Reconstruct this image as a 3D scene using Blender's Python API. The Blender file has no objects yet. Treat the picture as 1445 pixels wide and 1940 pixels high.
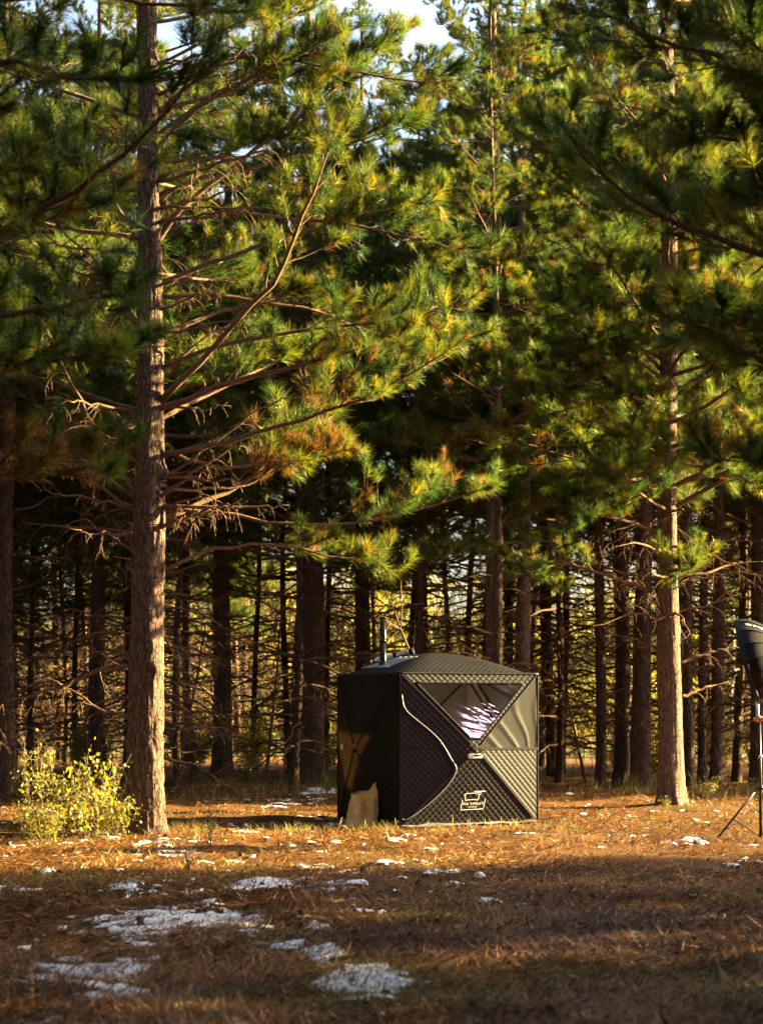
import bpy, math, random
import numpy as np
from mathutils import Matrix, Vector, Euler

# ------------------------------------------------------------------ camera, sky, sun, exposure
scene = bpy.context.scene
COL = scene.collection
random.seed(7)
R = np.random.RandomState(11)
PI = math.pi

FPX, HZ, CX, CAMZ = 3608.0, 1330.0, 722.5, 1.43     # measured in the photograph
cam_d = bpy.data.cameras.new('camera')
cam = bpy.data.objects.new('camera', cam_d)
COL.objects.link(cam)
cam.location = (0, 0, CAMZ)
cam.rotation_euler = (PI / 2, 0, 0)
cam_d.sensor_fit = 'AUTO'
cam_d.sensor_width = 36.0
cam_d.lens = 36.0 * FPX / 1940.0
cam_d.shift_y = (HZ - 970.0) / 1940.0
cam_d.clip_start, cam_d.clip_end = 0.1, 2000
cam_d.dof.use_dof = True
cam_d.dof.focus_distance = 22.0
cam_d.dof.aperture_fstop = 3.0
scene.camera = cam

SUN_AZ, SUN_EL = math.radians(104), math.radians(17)     # azimuth measured from straight behind the camera, to the right
to_sun = Vector((math.sin(SUN_AZ) * math.cos(SUN_EL), -math.cos(SUN_AZ) * math.cos(SUN_EL), math.sin(SUN_EL)))
world = bpy.data.worlds.new('World')
scene.world = world
world.use_nodes = True
wn = world.node_tree
bg = wn.nodes['Background']
sky = wn.nodes.new('ShaderNodeTexSky')
sky.sky_type = 'NISHITA'
sky.sun_disc = False
sky.sun_elevation = SUN_EL
sky.sun_rotation = math.atan2(to_sun.x, to_sun.y)
sky.air_density, sky.dust_density, sky.ozone_density = 1.0, 4.0, 1.0
wn.links.new(sky.outputs[0], bg.inputs[0])
bg.inputs[1].default_value = 0.05
sun_d = bpy.data.lights.new('sun', 'SUN')
sun_d.energy = 5.0
sun_d.angle = math.radians(0.55)
sun_d.color = (1.0, 0.75, 0.32)
sun = bpy.data.objects.new('sun', sun_d)
COL.objects.link(sun)
sun.rotation_euler = to_sun.to_track_quat('Z', 'Y').to_euler()
sun.location = (30, 20, 20)
scene.view_settings.view_transform = 'Standard'
scene.view_settings.look = 'None'
scene.view_settings.exposure = 3.75
scene.view_settings.gamma = 1.0
scene.view_settings.use_curve_mapping = False
scene.cycles.use_denoising = True
scene.cycles.max_bounces = 8
scene.cycles.transparent_max_bounces = 12
scene.cycles.caustics_reflective = False
scene.cycles.caustics_refractive = False


# ------------------------------------------------------------------ helpers
def PX(px, py, d):
    """a measured direction taken out to its real distance"""
    return np.array([(px - CX) / FPX * d, d, CAMZ - (py - HZ) / FPX * d])


def _hash(ix, iy, seed):
    h = (ix.astype(np.int64) * 374761393 + iy.astype(np.int64) * 668265263 + seed * 1442695041) & 0xffffffff
    h = ((h ^ (h >> 13)) * 1274126177) & 0xffffffff
    h = h ^ (h >> 16)
    return (h & 0xffffff) / float(0xffffff)


def vn(x, y, seed=0, per=0):
    x = np.asarray(x, float); y = np.asarray(y, float)
    ix, iy = np.floor(x), np.floor(y)
    fx, fy = x - ix, y - iy
    fx = fx * fx * (3 - 2 * fx); fy = fy * fy * (3 - 2 * fy)
    ix = ix.astype(np.int64); iy = iy.astype(np.int64)
    ix1 = ix + 1
    if per:
        ix, ix1 = ix % per, ix1 % per
    a, b = _hash(ix, iy, seed), _hash(ix1, iy, seed)
    c, d = _hash(ix, iy + 1, seed), _hash(ix1, iy + 1, seed)
    return (a + (b - a) * fx) * (1 - fy) + (c + (d - c) * fx) * fy


def fbm(x, y, seed=0, oct=3):
    s, a, t = 0, 1.0, 0
    for o in range(oct):
        s = s + a * vn(x * 2 ** o, y * 2 ** o, seed + 17 * o); t += a; a *= .5
    return s / t


def gz(x, y):
    """height of the forest floor"""
    x = np.asarray(x, float); y = np.asarray(y, float)
    return 0.10 * (fbm(x * .35 + 50, y * .35 + 50, 3, 2) - .5) + 0.055 * (vn(x * 1.9 + 9, y * 1.9 + 9, 5) - .5) + 0.022 * (vn(x * 5.1 + 3, y * 5.1 + 1, 6) - .5)


class MB:
    """collects tubes, patches and leaves, then links them as ONE mesh object"""
    def __init__(s):
        s.v, s.q, s.t, s.c, s.n = [], [], [], [], 0

    def add(s, v, quads=None, tris=None, tint=None):
        v = np.asarray(v, float).reshape(-1, 3)
        if quads is not None and len(quads):
            s.q.append(np.asarray(quads, np.int64).reshape(-1, 4) + s.n)
        if tris is not None and len(tris):
            s.t.append(np.asarray(tris, np.int64).reshape(-1, 3) + s.n)
        s.v.append(v)
        if tint is None:
            tint = np.zeros(len(v))
        s.c.append(np.broadcast_to(np.asarray(tint, float), (len(v),)))
        s.n += len(v)

    def tube(s, pts, rad, k=6, cap=True, tint=0.0, jitter=0.0):
        pts = np.asarray(pts, float); n = len(pts)
        rad = np.broadcast_to(np.asarray(rad, float), (n,))
        tan = np.gradient(pts, axis=0)
        tan /= np.linalg.norm(tan, axis=1, keepdims=True) + 1e-9
        m = tan.mean(0)
        ref = np.eye(3)[int(np.argmin(np.abs(m)))]
        a = np.cross(tan, ref); a /= np.linalg.norm(a, axis=1, keepdims=True) + 1e-9
        b = np.cross(tan, a)
        th = np.arange(k) * 2 * PI / k
        r = rad[:, None]
        if jitter:
            r = r * (1 + jitter * (R.rand(n, k) - .5))
        v = pts[:, None, :] + (r * np.cos(th))[..., None] * a[:, None, :] + (r * np.sin(th))[..., None] * b[:, None, :]
        i = np.arange(n - 1)[:, None] * k; j = np.arange(k)[None, :]; j2 = (j + 1) % k
        q = np.stack([i + j, i + j2, i + k + j2, i + k + j], -1).reshape(-1, 4)
        tr = None
        v = v.reshape(-1, 3)
        if cap:
            v = np.vstack([v, pts[:1], pts[-1:]])
            jj = np.arange(k); j2 = (jj + 1) % k
            tr = np.vstack([np.stack([np.full(k, n * k), j2, jj], 1),
                            np.stack([np.full(k, n * k + 1), (n - 1) * k + jj, (n - 1) * k + j2], 1)])
        s.add(v, q, tr, tint)

    def grid(s, P, tint=0.0, flip=False):
        """P: (n, m, 3)"""
        n, m = P.shape[:2]
        i = np.arange(n - 1)[:, None] * m; j = np.arange(m - 1)[None, :]
        q = np.stack([i + j, i + j + 1, i + m + j + 1, i + m + j], -1).reshape(-1, 4)
        if flip:
            q = q[:, ::-1]
        s.add(P.reshape(-1, 3), q, None, tint)

    def box(s, c, size, rot=None, tint=0.0):
        hx, hy, hz = np.asarray(size, float) / 2
        v = np.array([[x, y, z] for x in (-hx, hx) for y in (-hy, hy) for z in (-hz, hz)])
        if rot is not None:
            v = v @ np.asarray(rot).T
        v = v + np.asarray(c, float)
        s.add(v, [[0, 1, 3, 2], [4, 6, 7, 5], [0, 4, 5, 1], [2, 3, 7, 6], [0, 2, 6, 4], [1, 5, 7, 3]], None, tint)

    def mesh(s, name, mat, smooth=True):
        v = np.vstack(s.v); q = np.vstack(s.q) if s.q else np.zeros((0, 4), np.int64)
        t = np.vstack(s.t) if s.t else np.zeros((0, 3), np.int64)
        me = bpy.data.meshes.new(name)
        me.vertices.add(len(v)); me.vertices.foreach_set('co', v.astype(np.float32).ravel())
        nl = q.size + t.size
        me.loops.add(nl)
        me.loops.foreach_set('vertex_index', np.concatenate([q.ravel(), t.ravel()]).astype(np.int32))
        me.polygons.add(len(q) + len(t))
        st = np.concatenate([np.arange(len(q)) * 4, q.size + np.arange(len(t)) * 3]).astype(np.int32)
        me.polygons.foreach_set('loop_start', st)
        me.polygons.foreach_set('use_smooth', np.full(len(st), smooth))
        at = me.attributes.new('tint', 'FLOAT', 'POINT')
        at.data.foreach_set('value', np.concatenate(s.c).astype(np.float32))
        me.update(calc_edges=True)
        me.materials.append(mat)
        return me

    def build(s, name, mat, parent=None, smooth=True, kind=None):
        return link(name, s.mesh(name, mat, smooth), parent, kind)


def link(name, me, parent=None, kind=None):
    o = bpy.data.objects.new(name, me)
    COL.objects.link(o)
    if parent is not None:
        o.parent = parent
    if kind:
        o['kind'] = kind
    return o


def tag(o, label, cat, group=None, kind=None):
    o['label'] = label; o['category'] = cat
    if group: o['group'] = group
    if kind: o['kind'] = kind
    return o


def empty(name, loc, label, cat, group=None, rz=0.0):
    o = bpy.data.objects.new(name, None)
    COL.objects.link(o)
    o.empty_display_size = .2
    o.location = loc; o.rotation_euler = (0, 0, rz)
    return tag(o, label, cat, group)


def copy_tree(o, parent=None):
    c = o.copy(); COL.objects.link(c)
    if parent is not None:
        c.parent = parent
    for ch in list(o.children):
        copy_tree(ch, c)
    return c


# ------------------------------------------------------------------ materials
def mat_new(name):
    m = bpy.data.materials.new(name); m.use_nodes = True
    nt = m.node_tree
    return m, nt, nt.nodes['Principled BSDF'], nt.nodes['Material Output']


def nd(nt, typ, **kw):
    n = nt.nodes.new(typ)
    for k, v in kw.items():
        if k.startswith('i_'):
            n.inputs[k[2:].replace('_', ' ')].default_value = v
        else:
            setattr(n, k, v)
    return n


def ramp(nt, stops, fac, interp='LINEAR'):
    r = nt.nodes.new('ShaderNodeValToRGB')
    r.color_ramp.interpolation = interp
    e = r.color_ramp.elements
    while len(e) < len(stops):
        e.new(0.5)
    for el, (p, c) in zip(e, stops):
        el.position = p; el.color = (*c, 1)
    nt.links.new(fac, r.inputs[0])
    return r.outputs[0]


def coords(nt, scale=(1, 1, 1)):
    tc = nt.nodes.new('ShaderNodeTexCoord')
    mp = nt.nodes.new('ShaderNodeMapping')
    mp.inputs['Scale'].default_value = scale
    nt.links.new(tc.outputs['Object'], mp.inputs[0])
    return mp.outputs[0]


def noise(nt, vec, scale, detail=4, rough=.55, dist=0.0):
    n = nd(nt, 'ShaderNodeTexNoise', i_Scale=scale, i_Detail=detail, i_Roughness=rough, i_Distortion=dist)
    nt.links.new(vec, n.inputs['Vector'])
    return n.outputs['Fac']


def mixc(nt, fac, a, b, mode='MIX'):
    n = nt.nodes.new('ShaderNodeMix'); n.data_type = 'RGBA'; n.blend_type = mode
    for sock, val in ((n.inputs[0], fac), (n.inputs[6], a), (n.inputs[7], b)):
        if hasattr(val, 'is_output'):
            nt.links.new(val, sock)
        else:
            sock.default_value = val if isinstance(val, (int, float)) else (*val, 1)
    return n.outputs[2]


def bump(nt, h, strength, dist, bsdf):
    b = nd(nt, 'ShaderNodeBump', i_Strength=strength, i_Distance=dist)
    nt.links.new(h, b.inputs['Height']); nt.links.new(b.outputs[0], bsdf.inputs['Normal'])


def attr(nt, name='tint'):
    a = nt.nodes.new('ShaderNodeAttribute'); a.attribute_name = name
    return a.outputs['Fac']


def leafy(name, stops, trans=.45, rough=.5, objvar=.35, spec=.3):
    """thin leaf or needle: reflects and lets light through; colour from each tuft's tint"""
    m, nt, p, out = mat_new(name)
    col = ramp(nt, stops, attr(nt))
    oi = nt.nodes.new('ShaderNodeObjectInfo')
    mr = nd(nt, 'ShaderNodeMapRange'); mr.inputs[3].default_value = 1 - objvar; mr.inputs[4].default_value = 1 + objvar
    nt.links.new(oi.outputs['Random'], mr.inputs[0])
    hs = nt.nodes.new('ShaderNodeHueSaturation')
    nt.links.new(col, hs.inputs['Color']); nt.links.new(mr.outputs[0], hs.inputs['Value'])
    p.inputs['Roughness'].default_value = rough
    p.inputs['Specular IOR Level'].default_value = spec
    nt.links.new(hs.outputs[0], p.inputs['Base Color'])
    tr = nt.nodes.new('ShaderNodeBsdfTranslucent')
    tcol = mixc(nt, 1.0, hs.outputs[0], (1.0, .98, .5), 'MULTIPLY')
    br = nt.nodes.new('ShaderNodeBrightContrast'); br.inputs[1].default_value = 0.0
    nt.links.new(tcol, br.inputs[0]); nt.links.new(br.outputs[0], tr.inputs[0])
    mx = nt.nodes.new('ShaderNodeMixShader'); mx.inputs[0].default_value = trans
    nt.links.new(p.outputs[0], mx.inputs[1]); nt.links.new(tr.outputs[0], mx.inputs[2])
    nt.links.new(mx.outputs[0], out.inputs[0])
    return m


def bark(name, c0, c1, c2, sc=1.0, st=.8):
    m, nt, p, out = mat_new(name)
    v = coords(nt, (1, 1, .30))
    n1 = noise(nt, v, 26 * sc, 5, .65, .6)
    n2 = noise(nt, v, 5 * sc, 3)
    n3 = noise(nt, coords(nt, (1, 1, .8)), 90 * sc, 3)
    vo = nd(nt, 'ShaderNodeTexVoronoi', feature='DISTANCE_TO_EDGE', i_Scale=24 * sc)
    wv = nd(nt, 'ShaderNodeVectorMath', operation='MULTIPLY_ADD'); wv.inputs[1].default_value = (.075, .075, .075)
    nc = nd(nt, 'ShaderNodeTexNoise', i_Scale=14 * sc, i_Detail=3)
    nt.links.new(v, nc.inputs['Vector']); nt.links.new(nc.outputs['Color'], wv.inputs[0]); nt.links.new(v, wv.inputs[2])
    nt.links.new(wv.outputs[0], vo.inputs['Vector'])
    pl = nd(nt, 'ShaderNodeMapRange'); pl.inputs[2].default_value = .13
    nt.links.new(vo.outputs['Distance'], pl.inputs[0])
    c = ramp(nt, [(.28, c0), (.5, c1), (.72, c2)], n1)
    c = mixc(nt, n2, c, mixc(nt, .5, c, (.2, .115, .07)))
    c = mixc(nt, pl.outputs[0], mixc(nt, .45, c0, c), c)
    nt.links.new(c, p.inputs['Base Color'])
    p.inputs['Roughness'].default_value = .9
    p.inputs['Specular IOR Level'].default_value = .15
    ad = nd(nt, 'ShaderNodeMath', operation='MULTIPLY_ADD'); ad.inputs[1].default_value = .35
    nt.links.new(n3, ad.inputs[0]); nt.links.new(n1, ad.inputs[2])
    a2 = nd(nt, 'ShaderNodeMath', operation='MULTIPLY_ADD'); a2.inputs[1].default_value = .8
    nt.links.new(pl.outputs[0], a2.inputs[0]); nt.links.new(ad.outputs[0], a2.inputs[2])
    bump(nt, a2.outputs[0], st, .03, p)
    return m


def plain(name, col, rough=.6, metal=0.0, spec=.5, nscale=30, nvar=.25, bst=0.0, coat=0.0):
    m, nt, p, out = mat_new(name)
    n = noise(nt, coords(nt), nscale, 4)
    c = ramp(nt, [(.3, tuple(x * (1 - nvar) for x in col)), (.7, tuple(min(1, x * (1 + nvar)) for x in col))], n)
    nt.links.new(c, p.inputs['Base Color'])
    p.inputs['Roughness'].default_value = rough
    p.inputs['Metallic'].default_value = metal
    p.inputs['Specular IOR Level'].default_value = spec
    p.inputs['Coat Weight'].default_value = coat
    if bst:
        bump(nt, n, bst, .01, p)
    return m


def fabric(name, col, trans=0.0, tcol=(1, .7, .35), rough=.55, sheen=.2, weave=600, spec=.25):
    m, nt, p, out = mat_new(name)
    v = coords(nt)
    n = noise(nt, v, 6, 4)
    w = noise(nt, v, weave, 2)
    c = ramp(nt, [(.3, tuple(x * .8 for x in col)), (.7, tuple(x * 1.2 for x in col))], n)
    nt.links.new(c, p.inputs['Base Color'])
    p.inputs['Roughness'].default_value = rough
    p.inputs['Sheen Weight'].default_value = sheen
    p.inputs['Sheen Roughness'].default_value = .5
    p.inputs['Specular IOR Level'].default_value = spec
    bump(nt, w, .15, .002, p)
    if trans:
        tr = nt.nodes.new('ShaderNodeBsdfTranslucent'); tr.inputs[0].default_value = (*tcol, 1)
        mx = nt.nodes.new('ShaderNodeMixShader'); mx.inputs[0].default_value = trans
        nt.links.new(p.outputs[0], mx.inputs[1]); nt.links.new(tr.outputs[0], mx.inputs[2])
        nt.links.new(mx.outputs[0], out.inputs[0])
    return m


GREEN = [(0.0, (.018, .050, .024)), (.3, (.042, .086, .022)), (.6, (.112, .148, .018)), (.86, (.235, .205, .018)),
         (.9, (.13, .068, .022)), (1.0, (.19, .088, .026))]
M_NEEDLE = leafy('pine needles', GREEN, .5, .45, .3)
M_BARK = bark('grey brown pine bark', (.03, .022, .02), (.115, .082, .066), (.21, .155, .125), 1.0, 1.0)
M_BARKR = bark('paler pinkish pine bark', (.05, .035, .03), (.18, .128, .104), (.28, .205, .165), 1.1, .8)
M_BARKF = bark('pine bark darkened for shade', (.02, .014, .012), (.065, .044, .034), (.12, .085, .064), .8, .8)  # bark colours scaled down so the deep trunks look shaded
M_TWIG = bark('pine twig bark', (.06, .04, .03), (.16, .10, .065), (.27, .18, .11), 2.0, .5)
M_LEAF = leafy('autumn shrub leaves', [(0, (.045, .07, .012)), (.5, (.12, .14, .018)), (.8, (.26, .20, .025)), (1, (.30, .16, .03))], .5, .5, .3)
M_BRUSH = leafy('brush leaves', [(0, (.055, .085, .015)), (.35, (.14, .16, .03)), (.7, (.28, .22, .05)), (1, (.27, .17, .08))], .5, .6, .6)
M_GRASS = leafy('grass blades', [(0, (.05, .075, .012)), (.5, (.12, .12, .025)), (1, (.33, .24, .09))], .4, .6, .0)
M_LITTER = leafy('fallen pine needles', [(0, (.03, .015, .008)), (.35, (.15, .06, .015)), (.7, (.33, .14, .032)), (1, (.5, .31, .13))], .15, .6, .0, .4)
M_STEM = plain('grey brown stems', (.14, .10, .06), .8)
M_BIRCH = plain('pale sapling bark', (.5, .46, .40), .8, 0, .3, 8, .5)


# ------------------------------------------------------------------ ground
def m_ground():
    m, nt, p, out = mat_new('forest floor')
    v = coords(nt)
    vs = coords(nt, (1, 2.2, 1))
    big = noise(nt, v, .55, 4, .6)
    mid = noise(nt, vs, 5, 5, .65, .5)
    fine = noise(nt, vs, 60, 4, .7, 1.0)
    brown = ramp(nt, [(.25, (.045, .021, .009)), (.5, (.13, .056, .016)), (.75, (.25, .115, .03))], fine)
    brown = mixc(nt, mid, mixc(nt, .55, brown, (.045, .026, .014)), brown)
    moss = ramp(nt, [(.3, (.035, .04, .012)), (.7, (.10, .10, .028))], fine)
    mk = nd(nt, 'ShaderNodeMapRange'); mk.inputs[1].default_value = .5; mk.inputs[2].default_value = .68
    nt.links.new(big, mk.inputs[0])
    c = mixc(nt, mk.outputs[0], brown, mixc(nt, .55, brown, moss))
    # open meadow behind the plantation
    sx = nt.nodes.new('ShaderNodeSeparateXYZ'); nt.links.new(v, sx.inputs[0])
    mr = nd(nt, 'ShaderNodeMapRange'); mr.inputs[1].default_value = 46; mr.inputs[2].default_value = 51
    nt.links.new(sx.outputs[1], mr.inputs[0])
    mead = ramp(nt, [(.3, (.12, .11, .03)), (.7, (.30, .24, .09))], noise(nt, v, 3, 5, .7))
    c = mixc(nt, mr.outputs[0], c, mead)
    nt.links.new(c, p.inputs['Base Color'])
    p.inputs['Roughness'].default_value = .95
    p.inputs['Specular IOR Level'].default_value = .1
    ad = nd(nt, 'ShaderNodeMath', operation='MULTIPLY_ADD'); ad.inputs[1].default_value = .5
    nt.links.new(fine, ad.inputs[0]); nt.links.new(mid, ad.inputs[2])
    bump(nt, ad.outputs[0], .9, .05, p)
    return m


xs = np.unique(np.concatenate([-np.geomspace(8, 600, 26), np.arange(-8, 8.01, .11), np.geomspace(8, 600, 26)]))
ys = np.unique(np.concatenate([-np.geomspace(1, 400, 16)[::-1], np.arange(0, 6, .6), np.arange(6, 30, .11), np.geomspace(30, 1200, 60)]))
XX, YY = np.meshgrid(xs, ys)
g = MB()
g.grid(np.stack([XX, YY, gz(XX, YY)], -1))
go = g.build('ground', m_ground(), kind='structure')

# fallen needles lying loose over the floor
n = 210000
d = 1 / R.uniform(1 / 34., 1 / 7.6, n)
x = (R.rand(n) * 2 - 1) * (d * .205 + .6)
cl = fbm(x * 1.6 + 30, d * 1.1 + 30, 21, 3)
keep = R.rand(n) < np.clip((cl - .22) * 2.6, .12, 1)
x, d, cl = x[keep], d[keep], cl[keep]; n = len(x)
ang = (fbm(x * .9, d * .9, 33, 2) - .5) * 4 + R.randn(n) * 1.25
ln = R.uniform(.06, .15, n); wd = R.uniform(.0022, .0048, n) * (1 + d / 24.)
tilt = np.abs(R.randn(n)) * .28
dr = np.stack([np.cos(ang) * np.cos(tilt), np.sin(ang) * np.cos(tilt), np.sin(tilt)], 1)
sd = np.stack([-np.sin(ang), np.cos(ang), R.randn(n) * .3], 1)
base = np.stack([x, d, gz(x, d) + R.uniform(.002, .022, n)], 1)
V = np.stack([base - sd * wd[:, None], base + sd * wd[:, None], base + dr * ln[:, None]], 1)
tint = np.clip(R.beta(2.0, 2.2, n) + (fbm(x * .8 + 7, d * .8, 44, 2) - .5) * .6, 0, 1)
lit = MB(); lit.add(V, None, np.arange(n * 3).reshape(-1, 3), np.repeat(tint, 3))
lo = lit.build('needle_litter', M_LITTER, smooth=False)
tag(lo, 'rust brown pine needles strewn loosely over the clearing floor', 'pine litter', kind='stuff')

# flakes of bark, leaf bits and broken twigs among the needles
n = 9000
d = 1 / R.uniform(1 / 30., 1 / 7.8, n); x = (R.rand(n) * 2 - 1) * (d * .205 + .5)
a = R.uniform(0, 6.28, n); l = R.uniform(.008, .03, n) * (1 + (R.rand(n) < .12) * 2.5); wq = R.uniform(.004, .013, n)
u1 = np.stack([np.cos(a), np.sin(a), R.randn(n) * .35], 1) * l[:, None]; u2 = np.stack([-np.sin(a), np.cos(a), R.randn(n) * .35], 1) * wq[:, None]
c = np.stack([x, d, gz(x, d) + R.uniform(.012, .03, n)], 1)
deb = MB(); deb.add(np.stack([c - u1, c + u2, c + u1 + [0, 0, .006], c - u2], 1), np.arange(n * 4).reshape(-1, 4), None, np.repeat(R.rand(n), 4))
do = deb.build('forest_debris', leafy('bark flakes and leaf bits', [(0, (.02, .013, .009)), (.5, (.06, .04, .028)), (.75, (.16, .09, .04)), (1, (.42, .30, .16))], .05, .7, .0, .2), smooth=False)
tag(do, 'small bark flakes, leaf bits and twig ends among the needles', 'forest debris', kind='stuff')

# patchy old snow
m_snow, nt, p, out = mat_new('old snow')
nt.links.new(ramp(nt, [(.3, (.62, .66, .74)), (.7, (.86, .87, .90))], noise(nt, coords(nt), 14, 4)), p.inputs['Base Color'])
p.inputs['Roughness'].default_value = .6
p.inputs['Subsurface Weight'].default_value = .15
p.inputs['Subsurface Radius'].default_value = (.02, .02, .025)
bump(nt, noise(nt, coords(nt), 70, 4, .7), .35, .02, p)
patches = [(690, 1862, 74, 26, .8), (620, 1800, 40, 20, .6), (600, 1835, 26, 11, .2), (555, 1780, 30, 11, .22), (500, 1678, 50, 11, .6), (175, 1842, 105, 34, .52), (230, 1880, 70, 20, .4),
           (585, 1640, 36, 7, .18), (720, 1632, 28, 6, .2), (310, 1740, 80, 30, .32), (400, 1745, 70, 24, .32), (830, 1655, 40, 6, .18),
           (760, 1697, 22, 6, .2), (910, 1713, 22, 6, .24), (1110, 1608, 20, 5, .2), (1310, 1600, 26, 5, .2), (1410, 1640, 50, 12, .2), (1180, 1660, 12, 5, .2),
           (990, 1868, 10, 5, .2), (1345, 1742, 12, 5, .2), (945, 1905, 18, 7, .2), (590, 1742, 24, 8, .16), (290, 1632, 40, 7, .14), (660, 1770, 24, 10, .16), (370, 1865, 30, 12, .18), (880, 1930, 22, 5, .2),
           (260, 1680, 60, 18, .16), (1030, 1700, 40, 14, .08), (140, 1760, 60, 16, .1), (60, 1830, 60, 14, .16), (600, 1500, 50, 10, .2), (540, 1520, 50, 8, .12), (1250, 1600, 30, 5, .16), (850, 1550, 30, 4, .1), (180, 1590, 40, 8, .13), (580, 1930, 30, 6, .1), (720, 1750, 40, 16, .06), (1180, 1760, 60, 20, .05)]
sx_ = np.arange(-5.2, 5.2, .028); sy_ = np.arange(8.0, 31, .035)
SX, SY = np.meshgrid(sx_, sy_)
fld = np.zeros_like(SX)
for (px, py, rx, ry, a) in patches:
    dd = 5160. / (py - 1330.); x0 = (px - CX) / FPX * dd
    rxm = rx / FPX * dd; rym = max(.06, ry * dd * dd / 5160.)
    fld = np.maximum(fld, a * 2.6 * np.exp(-(((SX - x0) / rxm) ** 2 + ((SY - dd) / rym) ** 2)))
nzs = fbm(SX * 5, SY * 4.2, 61, 4)
lev = fld + (nzs - .5) * 1.45 + (fbm(SX * 11, SY * 8, 66, 2) - .5) * .95 + (fbm(SX * .6, SY * .6, 71, 2) - .5) * .35 - .435 - .12 * np.clip((SX - .2) / 1.5, 0, 1)
lev = np.clip(lev * 1.0, -.3, .5)
SZ = gz(SX, SY) + .025 * np.tanh(lev * 4) + .004 + .004 * (vn(SX * 22, SY * 22, 5) - .5)
m_ = (lev > -.06)
fm = m_[:-1, :-1] & m_[1:, :-1] & m_[:-1, 1:] & m_[1:, 1:]
ii, jj = np.nonzero(fm); mcol = SX.shape[1]
q = np.stack([ii * mcol + jj, ii * mcol + jj + 1, (ii + 1) * mcol + jj + 1, (ii + 1) * mcol + jj], 1)
us, inv = np.unique(q.ravel(), return_inverse=True)
VV = np.stack([SX, SY, SZ], -1).reshape(-1, 3)[us]
s_ = MB(); s_.add(VV, inv.reshape(-1, 4))
so = s_.build('snow', m_snow)
tag(so, 'thin white patches of old snow on the brown floor', 'snow', kind='stuff')


# ------------------------------------------------------------------ pines
def nrm(a):
    return a / (np.linalg.norm(a, axis=-1, keepdims=True) + 1e-9)


def add_needles(mb, c, dr, tint, nn, ln=.125, wd=.0024, rng=R):
    """starburst tufts: nn needles round the last bit of each twig"""
    c, dr, tint = np.asarray(c), np.asarray(dr), np.asarray(tint)
    kp = rng.rand(len(c)) > .09; c, dr, tint = c[kp], dr[kp], tint[kp]
    sc = np.repeat(rng.uniform(.55, 1.15, len(c)), nn)[:, None]; wide = np.repeat(rng.uniform(-.25, .2, len(c)), nn)[:, None]
    c = np.repeat(np.asarray(c), nn, 0); dr = np.repeat(nrm(np.asarray(dr)), nn, 0); tint = np.repeat(np.asarray(tint), nn)
    n = len(c)
    rv = nrm(rng.randn(n, 3)); perp = nrm(rv - dr * (rv * dr).sum(1, keepdims=True))
    phi = rng.uniform(.25, 1.2, n)[:, None] + wide
    nd_ = nrm(dr * np.cos(phi) + perp * np.sin(phi) + np.array([0, 0, -.08]))
    b = c - dr * rng.uniform(-.03, .10, n)[:, None]
    l = ln * sc * rng.uniform(.7, 1.2, n)[:, None]
    w = nrm(np.cross(nd_, rng.randn(n, 3))) * wd
    V = np.stack([b - w, b + w, b + nd_ * l], 1)
    t = np.clip(tint + rng.randn(n) * .03, 0, 1)
    mb.add(V, None, np.arange(n * 3).reshape(-1, 3), np.repeat(t, 3))


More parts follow.
